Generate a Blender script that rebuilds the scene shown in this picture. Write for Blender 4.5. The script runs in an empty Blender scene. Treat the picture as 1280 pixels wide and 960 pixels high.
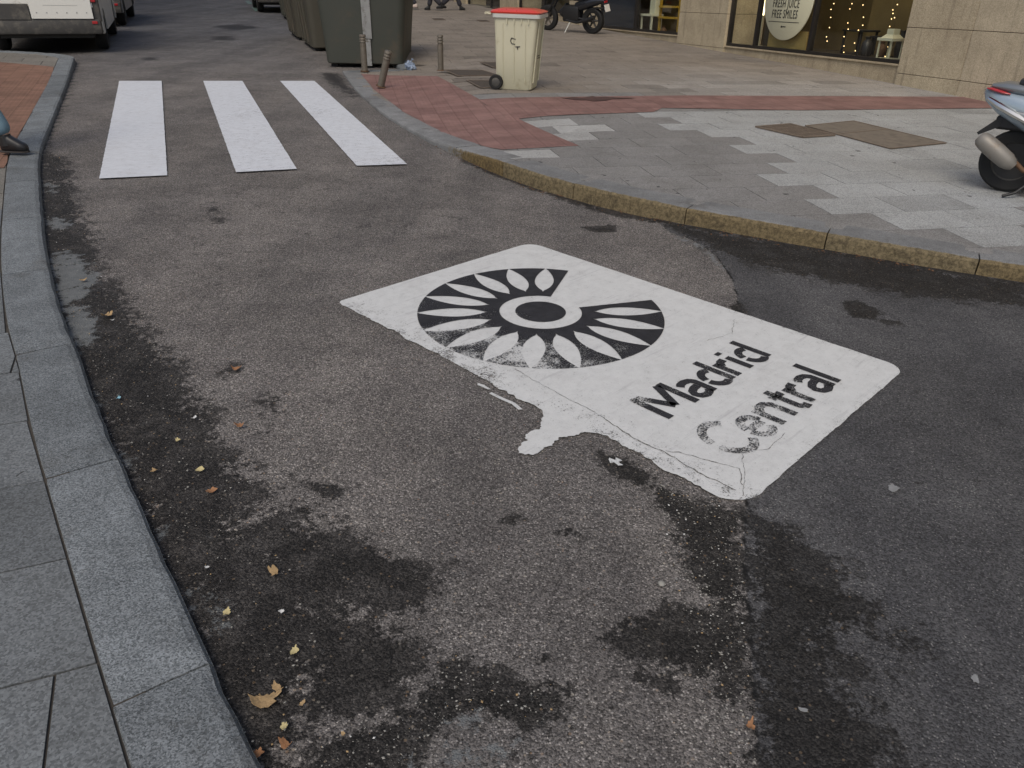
import bpy, bmesh, math, random
import numpy as np
from mathutils import Vector, Matrix, noise
random.seed(7); rng = np.random.default_rng(7)
R = math.radians
scene = bpy.context.scene
# ------------------------------------------------------------------ camera, sky, sun, exposure
FPX, HEYE = 940.0, 1.6
def _cambasis():
    p1 = Vector((0, (-42-480)/FPX, 1)); p2 = Vector((500/FPX, (-42+13.5-480)/FPX, 1))
    n = p1.cross(p2).normalized()
    if n.y > 0: n = -n
    fw = Vector((0, 0, 1)); fw = (fw-n*fw.dot(n)).normalized()
    rt = fw.cross(n)
    if rt.x < 0: rt = -rt
    return n, fw, rt
_n, _fw, _rt = _cambasis()
def ray(px, py):
    d = Vector(((px-640)/FPX, (py-480)/FPX, 1.0))
    return Vector((d.dot(_rt), d.dot(_fw), d.dot(_n)))
def G(px, py, z=0.0):                       # survey helper: where a sight line meets the level z
    d = ray(px, py); t = (z-HEYE)/d.z
    return Vector((d.x*t, d.y*t, z))
cam_d = bpy.data.cameras.new('camera'); cam = bpy.data.objects.new('camera', cam_d); scene.collection.objects.link(cam)
cam_d.sensor_width = 36; cam_d.lens = 36*FPX/1280; cam_d.clip_start = 0.05; cam_d.clip_end = 2000
X = Vector((_rt.x, _fw.x, _n.x)); Y = -Vector((_rt.y, _fw.y, _n.y)); Z = -Vector((_rt.z, _fw.z, _n.z))
M = Matrix(((X.x, Y.x, Z.x), (X.y, Y.y, Z.y), (X.z, Y.z, Z.z)))
cam.matrix_world = Matrix.Translation((0, 0, HEYE)) @ M.to_4x4()
scene.camera = cam

SUN_EL, SUN_AZ = 52, 195          # azimuth clockwise from +Y
w = bpy.data.worlds.new("World"); scene.world = w; w.use_nodes = True
nt = w.node_tree; nt.nodes.clear()
sky = nt.nodes.new('ShaderNodeTexSky'); sky.sky_type = 'NISHITA'; sky.sun_disc = False
sky.sun_elevation = R(SUN_EL); sky.sun_rotation = R(SUN_AZ); sky.dust_density = 3.0; sky.air_density = 1.0; sky.ozone_density = 1.0
bg = nt.nodes.new('ShaderNodeBackground'); bg.inputs[1].default_value = 0.10
out = nt.nodes.new('ShaderNodeOutputWorld')
nt.links.new(sky.outputs[0], bg.inputs[0]); nt.links.new(bg.outputs[0], out.inputs[0])
sd = bpy.data.lights.new('sun', 'SUN'); sd.energy = 1.0; sd.angle = R(30); sd.color = (1.0, 0.90, 0.74)
so = bpy.data.objects.new('sun', sd); scene.collection.objects.link(so)
sv = Vector((math.sin(R(SUN_AZ))*math.cos(R(SUN_EL)), math.cos(R(SUN_AZ))*math.cos(R(SUN_EL)), math.sin(R(SUN_EL))))
so.rotation_euler = sv.to_track_quat('Z', 'Y').to_euler()
vs = scene.view_settings; vs.view_transform = 'Standard'; vs.look = 'None'; vs.gamma = 1; vs.exposure = 0.32
try: vs.use_curve_mapping = False
except Exception: pass

# ------------------------------------------------------------------ materials
class NT:
    def __init__(s, name):
        s.m = bpy.data.materials.new(name); s.m.use_nodes = True; s.t = s.m.node_tree; s.t.nodes.clear()
        s.out = s.n('ShaderNodeOutputMaterial'); s.b = s.n('ShaderNodeBsdfPrincipled'); s.l(s.b.outputs[0], s.out.inputs[0])
        s.tc = s.n('ShaderNodeTexCoord')
    def n(s, t, **k):
        o = s.t.nodes.new(t)
        for a, b in k.items(): setattr(o, a, b)
        return o
    def l(s, a, b): s.t.links.new(a, b)
    def set(s, sock, v):
        if hasattr(v, 'is_linked') or hasattr(v, 'links'): s.l(v, sock)
        else: sock.default_value = v
    def noise(s, scale, detail=4, rough=.6, vec=None):
        o = s.n('ShaderNodeTexNoise'); o.inputs['Scale'].default_value = scale; o.inputs['Detail'].default_value = detail; o.inputs['Roughness'].default_value = rough
        s.l(vec or s.tc.outputs['Object'], o.inputs['Vector']); return o.outputs[0]
    def vor(s, scale, feature='F1', vec=None, rnd=1.0):
        o = s.n('ShaderNodeTexVoronoi'); o.feature = feature; o.inputs['Scale'].default_value = scale; o.inputs['Randomness'].default_value = rnd
        s.l(vec or s.tc.outputs['Object'], o.inputs['Vector']); return o
    def math(s, op, a, b=0.0, c=0.0, clamp=False):
        o = s.n('ShaderNodeMath', operation=op, use_clamp=clamp)
        for i, v in enumerate((a, b, c)): s.set(o.inputs[i], v)
        return o.outputs[0]
    def mix(s, f, a, b, mode='MIX'):
        o = s.n('ShaderNodeMix', data_type='RGBA', blend_type=mode)
        s.set(o.inputs[0], f); s.set(o.inputs[6], c4(a) if isinstance(a, tuple) else a); s.set(o.inputs[7], c4(b) if isinstance(b, tuple) else b)
        return o.outputs[2]
    def ramp(s, v, lo, hi, a=0.0, b=1.0):
        o = s.n('ShaderNodeMapRange'); o.interpolation_type = 'SMOOTHSTEP'
        s.set(o.inputs[0], v); o.inputs[1].default_value = lo; o.inputs[2].default_value = hi; o.inputs[3].default_value = a; o.inputs[4].default_value = b
        return o.outputs[0]
    def attr(s, name, col=False):
        o = s.n('ShaderNodeAttribute', attribute_name=name); return o.outputs[0] if col else o.outputs[2]
    def bump(s, h, strength=.5, dist=.002):
        o = s.n('ShaderNodeBump'); o.inputs['Strength'].default_value = strength; o.inputs['Distance'].default_value = dist
        s.l(h, o.inputs['Height']); s.l(o.outputs[0], s.b.inputs['Normal'])
    def col(s, v): s.set(s.b.inputs['Base Color'], c4(v) if isinstance(v, tuple) else v)
    def rough(s, v): s.set(s.b.inputs['Roughness'], v)
def c4(c): return (c[0], c[1], c[2], 1.0) if len(c) == 3 else c
def gray(v): return (v, v, v)
def mat(name, col, rough=.6, metal=0.0, ns=6.0, amt=.25, bump=0.0, bs=60, spec=.5, coat=0.0, dirt=None, dirtscale=3.0, dirtlo=.52):
    k = NT(name); n = k.noise(ns, 6)
    c = k.mix(1.0, tuple(col), k.mix(n, gray(1-amt), gray(1+amt)), 'MULTIPLY')
    if dirt: c = k.mix(k.ramp(k.noise(dirtscale, 8, .7), dirtlo, .72), c, tuple(dirt))
    k.col(c); k.rough(k.math('ADD', rough-.08, k.math('MULTIPLY', k.noise(ns*3, 4), .16), clamp=True))
    k.b.inputs['Metallic'].default_value = metal; k.b.inputs['Specular IOR Level'].default_value = spec
    k.b.inputs['Coat Weight'].default_value = coat
    if bump: k.bump(k.noise(bs, 5), bump, .004)
    return k.m
def emit(name, col, st):
    k = NT(name); k.col(tuple(col)); k.b.inputs['Emission Color'].default_value = c4(col); k.b.inputs['Emission Strength'].default_value = st
    return k.m

def asphalt():
    k = NT('asphalt')
    stain, fresh, cem, seam, far_shade = [k.attr(a) for a in ('stain', 'fresh', 'cement', 'seam', 'far_shade')]
    nz = k.noise(34, 8, .82); nz2 = k.noise(7, 6, .65); low = k.noise(1.3, 5, .6)
    ss = k.math('ADD', stain, k.math('ADD', k.math('MULTIPLY', k.math('SUBTRACT', nz, .5), 1.9), k.math('MULTIPLY', k.math('SUBTRACT', nz2, .5), 1.5)))
    sm = k.ramp(ss, .36, .54)
    v1 = k.vor(185); v2 = k.vor(74); v3 = k.vor(330)
    sep1 = k.n('ShaderNodeSeparateColor'); k.l(v1.outputs['Color'], sep1.inputs[0])
    sep2 = k.n('ShaderNodeSeparateColor'); k.l(v2.outputs['Color'], sep2.inputs[0])
    sep3 = k.n('ShaderNodeSeparateColor'); k.l(v3.outputs['Color'], sep3.inputs[0])
    r1, r2, r3 = sep1.outputs[0], sep2.outputs[0], sep3.outputs[0]
    old = k.mix(k.ramp(r1, .1, .95), (.046, .043, .041), (.258, .242, .228))
    old = k.mix(k.math('MULTIPLY', k.math('GREATER_THAN', r1, .91), k.math('LESS_THAN', v1.outputs[0], .46)), old, (.60, .57, .53))
    old = k.mix(k.math('MULTIPLY', k.math('GREATER_THAN', r2, .93), k.math('LESS_THAN', v2.outputs[0], .30)), old, k.mix(sep2.outputs[1], (.52, .49, .42), (.27, .18, .12)))
    new = k.mix(k.ramp(r1, .05, .98), (.038, .038, .041), (.136, .138, .143))
    new = k.mix(k.math('MULTIPLY', k.math('GREATER_THAN', r1, .95), k.math('LESS_THAN', v1.outputs[0], .4)), new, (.36, .35, .33))
    old = k.mix(.35, old, k.mix(r3, gray(.03), (.31, .292, .277)))
    new = k.mix(.3, new, k.mix(r3, gray(.025), gray(.15)))
    fm = k.ramp(k.math('ADD', fresh, k.math('MULTIPLY', k.math('SUBTRACT', nz, .5), .35)), .44, .56)
    c = k.mix(fm, old, new)
    c = k.mix(1.0, c, k.mix(k.ramp(low, .3, .7), gray(.84), gray(1.16)), 'MULTIPLY')
    c = k.mix(1.0, c, k.mix(k.ramp(k.noise(4.5, 6, .7), .3, .75), (.86, .85, .85), (1.13, 1.12, 1.1)), 'MULTIPLY')
    c = k.mix(1.0, c, k.mix(far_shade, (1, 1, 1), (.66, .72, .82)), 'MULTIPLY')
    # small oil spots and pits scattered over the lane
    spots = k.math('MULTIPLY', k.ramp(k.noise(4.3, 9, .78), .635, .665), .7)
    c = k.mix(spots, c, (.026, .023, .021))
    c = k.mix(k.math('MULTIPLY', k.ramp(k.noise(31, 5, .8), .62, .68), .55), c, (.022, .020, .018))
    mpx = k.n('ShaderNodeMapping'); mpx.inputs['Rotation'].default_value = (0, 0, R(-22)); mpx.inputs['Scale'].default_value = (1.6, .12, 1); k.l(k.tc.outputs['Object'], mpx.inputs[0])
    c = k.mix(1.0, c, k.mix(k.ramp(k.noise(1.0, 5, .6, mpx.outputs[0]), .35, .65), (.86, .86, .87), (1.12, 1.11, 1.10)), 'MULTIPLY')
    # cement smears
    cm = k.ramp(k.math('ADD', cem, k.math('MULTIPLY', k.math('SUBTRACT', k.noise(11, 10, .85), .5), 3.4)), .45, .58)
    # grime and the painted shade under the van: dark, with stones and crumbs showing through
    dk = k.mix(k.ramp(r1, .2, 1), (.010, .0095, .009), (.040, .037, .034))
    dk = k.mix(k.math('MULTIPLY', k.math('GREATER_THAN', r2, .90), k.math('LESS_THAN', v2.outputs[0], .30)), dk, k.mix(sep2.outputs[1], (.16, .15, .13), (.12, .08, .045)))
    dk = k.mix(k.math('MULTIPLY', k.ramp(nz2, .42, .68), .22), dk, c)
    c = k.mix(k.math('MULTIPLY', sm, .97), c, dk)
    c = k.mix(k.math('MULTIPLY', cm, .85), c, k.mix(k.noise(20, 5), (.11, .12, .125), (.25, .265, .265)))
    sj = k.ramp(k.math('ADD', seam, k.math('MULTIPLY', k.math('SUBTRACT', nz, .5), .9)), .5, .75)
    c = k.mix(sj, c, (.012, .012, .012))
    k.col(c)
    k.rough(k.math('SUBTRACT', .88, k.math('MULTIPLY', sm, .22)))
    k.b.inputs['Specular IOR Level'].default_value = .22
    h = k.math('ADD', k.math('MULTIPLY', v1.outputs[0], -.9), k.math('ADD', k.math('MULTIPLY', v2.outputs[0], -.5), k.math('MULTIPLY', nz, 1.6)))
    k.bump(h, .85, .0045)
    return k.m
def granite(name, ca, cb, face=None, speck=260):
    """speckled granite, tinted per stone by the 'tone' attribute, grimy where 'grime' says"""
    k = NT(name); v = k.vor(speck); s = k.n('ShaderNodeSeparateColor'); k.l(v.outputs['Color'], s.inputs[0])
    c = k.mix(s.outputs[0], ca, cb)
    c = k.mix(1.0, c, k.mix(k.ramp(k.noise(5, 7, .7), .25, .75), gray(.78), gray(1.18)), 'MULTIPLY')
    c = k.mix(1.0, c, k.mix(k.attr('tone'), gray(.85), gray(1.15)), 'MULTIPLY')
    c = k.mix(k.math('MULTIPLY', k.ramp(k.noise(2.3, 8, .75), .52, .68), .45), c, (.07, .062, .05))
    c = k.mix(k.math('MULTIPLY', k.ramp(k.noise(55, 4, .8), .66, .74), .4), c, (.03, .03, .03))
    if face:
        g = k.ramp(k.math('ADD', k.attr('grime'), k.math('MULTIPLY', k.math('SUBTRACT', k.noise(22, 6, .75), .5), .9)), .35, .65)
        fc = k.mix(k.attr('tone'), (.130, .105, .062), face); fc = k.mix(1.0, fc, k.mix(k.ramp(k.noise(38, 7, .85), .3, .7), gray(.45), gray(2.0)), 'MULTIPLY')
        fc = k.mix(k.math('MULTIPLY', k.ramp(k.noise(9, 7, .8), .5, .68), .6), fc, (.035, .028, .02))
        c = k.mix(g, c, fc)
    k.col(c); k.rough(.82); k.b.inputs['Specular IOR Level'].default_value = .3
    k.bump(k.math('ADD', k.noise(150, 4, .7), k.math('MULTIPLY', v.outputs[0], .5)), .45, .002)
    return k.m
def slabs(name):
    """paving slabs, colour carried per slab in the 'slab' colour attribute (newer and older slabs, with shade painted in at the back)"""
    k = NT(name); c = k.attr('slab', True)
    v = k.vor(180); s = k.n('ShaderNodeSeparateColor'); k.l(v.outputs['Color'], s.inputs[0])
    c = k.mix(1.0, c, k.mix(s.outputs[0], gray(.62), gray(1.38)), 'MULTIPLY')
    c = k.mix(1.0, c, k.mix(k.ramp(k.noise(2.2, 7, .7), .25, .75), (.8, .79, .77), (1.14, 1.14, 1.14)), 'MULTIPLY')
    c = k.mix(k.math('MULTIPLY', k.ramp(k.noise(9, 9, .85), .56, .68), .38), c, (.06, .053, .046))
    c = k.mix(k.math('MULTIPLY', k.ramp(k.noise(1.1, 6, .7), .50, .70), .30), c, (.14, .125, .105))
    c = k.mix(k.math('GREATER_THAN', k.noise(13, 1, .2), .80), c, (.05, .05, .05))
    oil = k.ramp(k.math('ADD', k.attr('oil'), k.math('MULTIPLY', k.math('SUBTRACT', k.noise(6, 6, .7), .5), .7)), .3, .9)
    c = k.mix(k.math('MULTIPLY', oil, .6), c, (.10, .075, .045))
    k.col(c); k.rough(.75); k.b.inputs['Specular IOR Level'].default_value = .35
    k.bump(k.noise(120, 4, .7), .35, .002)
    return k.m
def paint(name, col, wearbase, edge=0.0, white=False):
    """road paint: crumbles to nothing where the 'wear' attribute and noise say so"""
    k = NT(name)
    nz = k.noise(120, 6, .85); nz2 = k.noise(14, 6, .75); v = k.vor(150)
    c = tuple(col)
    if white:
        c = k.mix(k.ramp(nz2, .25, .75), tuple(x*.90 for x in col), tuple(x*1.04 for x in col))
        c = k.mix(k.math('MULTIPLY', k.ramp(k.noise(3.2, 8, .75), .50, .72), .30), c, (.42, .41, .40))
        c = k.mix(k.math('MULTIPLY', k.ramp(k.noise(110, 3, .6), .66, .72), .5), c, (.2, .19, .18))
        sc = k.n('ShaderNodeMapping'); sc.inputs['Scale'].default_value = (1, 12, 1); sc.inputs['Rotation'].default_value = (0, 0, R(20)); k.l(k.tc.outputs['Object'], sc.inputs[0])
        c = k.mix(k.math('MULTIPLY', k.ramp(k.noise(2.5, 6, .7, sc.outputs[0]), .54, .70), .38), c, (.33, .33, .34))
        c = k.mix(k.math('MULTIPLY', k.ramp(k.noise(40, 8, .85), .56, .70), .35), c, (.30, .29, .28))
    else:
        c = k.mix(k.ramp(nz2, .3, .7), tuple(x*.8 for x in col), tuple(x*1.5 for x in col))
    k.col(c); k.rough(.62 if white else .75); k.b.inputs['Specular IOR Level'].default_value = .35
    k.bump(k.math('SUBTRACT', k.noise(60, 5, .7), k.math('MULTIPLY', v.outputs[0], .5)), .45, .002)
    wv = k.math('ADD', k.attr('wear'), wearbase)
    a = k.math('SUBTRACT', k.math('ADD', k.math('MULTIPLY', k.math('SUBTRACT', nz, .5), 2.0), k.math('MULTIPLY', k.math('SUBTRACT', nz2, .5), .9)), k.math('SUBTRACT', wv, .33))
    al = k.ramp(a, -.05, .05)
    tr = k.n('ShaderNodeBsdfTransparent'); mx = k.n('ShaderNodeMixShader')
    k.l(al, mx.inputs[0]); k.l(tr.outputs[0], mx.inputs[1]); k.l(k.b.outputs[0], mx.inputs[2]); k.l(mx.outputs[0], k.out.inputs[0])
    return k.m
def brickred(name, sx, sy, rot, ca, cb):
    k = NT(name); mp = k.n('ShaderNodeMapping'); mp.inputs['Rotation'].default_value = (0, 0, rot); k.l(k.tc.outputs['Object'], mp.inputs[0])
    br = k.n('ShaderNodeTexBrick'); br.inputs['Scale'].default_value = 1; br.inputs['Brick Width'].default_value = sx; br.inputs['Row Height'].default_value = sy
    br.inputs['Mortar Size'].default_value = .003; br.inputs['Mortar Smooth'].default_value = .2; br.offset = 0.0
    br.inputs['Color1'].default_value = c4(ca); br.inputs['Color2'].default_value = c4(cb); br.inputs['Mortar'].default_value = (*[x*.62 for x in ca], 1)
    k.l(mp.outputs[0], br.inputs['Vector'])
    c = k.mix(1.0, br.outputs[0], k.mix(k.ramp(k.noise(3, 7, .7), .25, .75), gray(.75), gray(1.2)), 'MULTIPLY')
    c = k.mix(k.math('MULTIPLY', k.ramp(k.noise(7, 8, .8), .56, .70), .4), c, (.12, .10, .085))
    k.col(c); k.rough(.85); k.b.inputs['Specular IOR Level'].default_value = .3
    # tactile studs
    vv = k.n('ShaderNodeTexVoronoi'); vv.inputs['Scale'].default_value = 20; vv.inputs['Randomness'].default_value = 0; k.l(mp.outputs[0], vv.inputs['Vector'])
    h = k.math('ADD', k.ramp(vv.outputs[0], .3, .42, 1, 0), k.math('MULTIPLY', br.outputs[1], -.8))
    k.bump(h, .6, .004)
    return k.m
def stonewall(name, ca, cb):
    k = NT(name); v = k.vor(120); s = k.n('ShaderNodeSeparateColor'); k.l(v.outputs['Color'], s.inputs[0])
    c = k.mix(s.outputs[0], ca, cb)
    c = k.mix(1.0, c, k.mix(k.ramp(k.noise(2.0, 8, .7), .3, .7), (.85, .84, .82), (1.12, 1.12, 1.1)), 'MULTIPLY')
    mp = k.n('ShaderNodeMapping'); mp.inputs['Scale'].default_value = (9, 9, .7); k.l(k.tc.outputs['Object'], mp.inputs[0])
    c = k.mix(k.math('MULTIPLY', k.ramp(k.noise(1.2, 7, .7, mp.outputs[0]), .52, .72), .45), c, (.11, .09, .065))
    sx = k.n('ShaderNodeSeparateXYZ'); k.l(k.tc.outputs['Object'], sx.inputs[0])
    k.col(c); k.rough(.85); k.b.inputs['Specular IOR Level'].default_value = .25
    k.bump(k.noise(70, 5, .7), .4, .003)
    return k.m

MT = {}
MT['asphalt'] = asphalt()
MT['kerb'] = granite('kerb_granite', (.070, .079, .083), (.25, .272, .285))
MT['kerb_ochre'] = granite('kerb_granite_ochre', (.14, .145, .148), (.27, .275, .275), face=(.112, .080, .036))
MT['slab'] = slabs('paving_slab')
MT['joint'] = mat('joint_earth', (.060, .052, .042), .95, bump=.5, ns=20, amt=.5)
MT['red'] = brickred('red_tactile_tile', .2, .2, R(-12), (.205, .118, .105), (.25, .150, .133))
MT['redl'] = brickred('red_brick_tile', .2, .1, R(-24), (.20, .115, .080), (.25, .140, .100))
MT['white'] = paint('white_road_paint', (.62, .63, .62), -.02, white=True)
MT['zebra'] = paint('zebra_paint', (.64, .665, .70), -.02, white=True)
MT['black'] = paint('black_stencil_paint', (.022, .022, .025), .10)
MT['stone'] = stonewall('facade_stone', (.34, .285, .195), (.54, .465, .34))
MT['stone2'] = stonewall('facade_stone_paler', (.41, .35, .245), (.62, .535, .395))  # facade stone with the side wall's stronger light put into its colour
MT['plinth'] = stonewall('plinth_stone', (.30, .25, .17), (.48, .405, .29))
MT['mortar'] = mat('stone_joint', (.09, .075, .055), .9)
MT['darkframe'] = mat('dark_window_frame', (.018, .016, .015), .4)
MT['green'] = mat('container_green', (.050, .054, .044), .55, ns=2, amt=.12, dirt=(.085, .07, .05), dirtscale=1.5, dirtlo=.5)
MT['green2'] = mat('container_olive', (.065, .060, .045), .6, ns=2, amt=.15, dirt=(.09, .07, .05), dirtscale=1.5)
MT['palemetal'] = mat('galvanised_plate', (.33, .335, .33), .45, .3, ns=9, amt=.3, dirt=(.15, .14, .12), dirtscale=8)
MT['rubber'] = mat('tyre_rubber', (.012, .012, .012), .8, bump=.3)
MT['blackplastic'] = mat('black_plastic', (.016, .016, .017), .5)
MT['darkgrey'] = mat('grey_bumper_plastic', (.055, .053, .050), .65, dirt=(.13, .12, .10), dirtscale=5, dirtlo=.48)
MT['whitepaint'] = mat('white_vehicle_paint', (.74, .74, .69), .35, coat=.3, amt=.05, ns=2, dirt=(.35, .32, .25), dirtscale=2.2, dirtlo=.55)
MT['greypaint'] = mat('grey_vehicle_paint', (.16, .165, .17), .35, .3, coat=.4, amt=.05)
MT['darkpaint'] = mat('dark_vehicle_paint', (.02, .022, .028), .3, .2, coat=.5)
MT['redlens'] = mat('red_lens', (.40, .025, .03), .2, amt=.1, coat=.5)
MT['platewhite'] = mat('number_plate_white', (.7, .7, .68), .4, amt=.05)
MT['tealpaint'] = mat('teal_parking_paint', (.10, .17, .16), .8, ns=12, amt=.5, dirt=(.07, .07, .065), dirtscale=9, dirtlo=.45)
MT['cream'] = mat('cream_bin_plastic', (.56, .54, .40), .5, ns=3, amt=.05, dirt=(.40, .36, .23), dirtscale=3, dirtlo=.56)
MT['redlid'] = mat('red_lid_plastic', (.66, .060, .035), .3, coat=.3, amt=.08)
MT['whiterim'] = mat('grey_white_rim', (.50, .51, .48), .5, amt=.12)
MT['ink'] = mat('black_marker', (.015, .015, .015), .6)
MT['bollard'] = mat('weathered_bollard_steel', (.16, .142, .115), .55, .35, ns=14, amt=.4, dirt=(.09, .06, .04), dirtscale=9)
MT['silverblue'] = mat('silver_blue_paint', (.33, .40, .46), .22, .25, coat=.8, amt=.06, ns=3)
MT['silver'] = mat('silver_grey_paint', (.22, .235, .245), .3, .4, coat=.4, amt=.08)
MT['chrome'] = mat('chrome', (.65, .63, .58), .15, 1.0, amt=.1)
MT['muffler'] = mat('grey_muffler_guard', (.24, .225, .20), .5, .3, amt=.15, dirt=(.20, .14, .09), dirtscale=10)
MT['rust'] = mat('rusty_pipe', (.14, .08, .045), .75, .4, amt=.4)
MT['seat'] = mat('black_seat_vinyl', (.02, .02, .022), .45, bump=.2)
MT['grate'] = mat('rusty_grate_iron', (.20, .16, .125), .7, .4, ns=20, amt=.5)
MT['void'] = mat('dark_void', (.006, .006, .006), .9)
MT['coverstone'] = mat('worn_cover_stone', (.17, .145, .115), .8, ns=10, amt=.3, bump=.4, dirt=(.10, .085, .07), dirtscale=7, dirtlo=.45)
MT['covermetal'] = mat('cast_iron_cover', (.085, .070, .055), .7, .3, ns=20, amt=.4, bump=.5)
MT['jeans'] = mat('light_blue_jeans', (.17, .27, .33), .9, ns=30, amt=.25, bump=.4)
MT['darkcloth'] = mat('dark_trousers', (.035, .035, .045), .9, ns=30, amt=.2, bump=.3)
MT['coat'] = mat('dark_coat', (.03, .032, .04), .9, bump=.3)
MT['coat2'] = mat('brown_coat', (.12, .08, .05), .9, bump=.3)
MT['skin'] = mat('skin', (.50, .32, .23), .55, amt=.05)
MT['hair'] = mat('dark_hair', (.03, .02, .015), .6, ns=50, amt=.4, bump=.5)
MT['shoe'] = mat('black_shoe_leather', (.014, .014, .015), .45, bump=.2)
MT['sole'] = mat('shoe_sole', (.035, .03, .028), .8)
MT['shoepale'] = mat('pale_shoe', (.6, .5, .45), .6)
MT['bag'] = mat('pale_blue_plastic', (.22, .28, .38), .4, ns=20, amt=.3, coat=.2)
MT['leaf1'] = mat('tan_dry_leaf', (.38, .26, .13), .8, ns=90, amt=.45, bump=.5)
MT['leaf2'] = mat('orange_dry_leaf', (.30, .15, .07), .8, ns=90, amt=.45, bump=.5)
MT['leaf3'] = mat('pale_yellow_leaf', (.52, .44, .22), .8, ns=90, amt=.35, bump=.4)
MT['paper'] = mat('white_paper_scrap', (.62, .62, .60), .8, amt=.15)
MT['bluepaper'] = mat('blue_wrapper', (.25, .48, .58), .5, amt=.2)
MT['pebble'] = mat('grey_pebble', (.30, .29, .26), .8, bump=.4)
MT['smear'] = mat('dried_white_smear', (.24, .245, .245), .8, ns=40, amt=.4)
MT['discsign'] = mat('cream_sign_board', (.62, .60, .43), .5, amt=.03)
MT['cardboard'] = mat('mustard_board', (.33, .24, .08), .7)
MT['yellowwood'] = mat('yellow_painted_wood', (.45, .28, .03), .5, amt=.15)
MT['whitewood'] = mat('white_painted_wood', (.62, .62, .48), .5, amt=.08)
MT['navy'] = mat('navy_shutter_panel', (.018, .026, .045), .5)
MT['interior'] = mat('shop_interior_wall', (.16, .12, .05), .8, ns=1.2, amt=.6)
MT['interiordark'] = mat('shop_interior_dark', (.03, .024, .016), .8)
MT['candle'] = mat('cream_candle', (.6, .55, .35), .5)
MT['redbox'] = mat('red_gift_box', (.35, .03, .05), .5)
MT['tube'] = emit('lit_lamp_tube', (1.0, .82, .5), 3.0)
MT['bulb'] = emit('warm_fairy_bulb', (1.0, .68, .30), 3.0)
MT['shopglow'] = emit('shop_ceiling_lamp', (1.0, .75, .4), 5.0)
def glass():
    k = NT('shop_window_glass'); k.t.nodes.remove(k.b)
    gl = k.n('ShaderNodeBsdfGlossy'); gl.inputs['Roughness'].default_value = .03
    tr = k.n('ShaderNodeBsdfTransparent'); tr.inputs[0].default_value = (.95, .96, .94, 1)
    fr = k.n('ShaderNodeFresnel'); fr.inputs[0].default_value = 1.5; mx = k.n('ShaderNodeMixShader')
    ge = k.n('ShaderNodeNewGeometry'); k.l(k.math('MULTIPLY', fr.outputs[0], k.math('SUBTRACT', 1.0, ge.outputs['Backfacing'])), mx.inputs[0]); k.l(tr.outputs[0], mx.inputs[1]); k.l(gl.outputs[0], mx.inputs[2]); k.l(mx.outputs[0], k.out.inputs[0])
    return k.m
MT['glass'] = glass()
MT['carglass'] = mat('dark_car_glass', (.01, .012, .014), .05, coat=.5)

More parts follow.
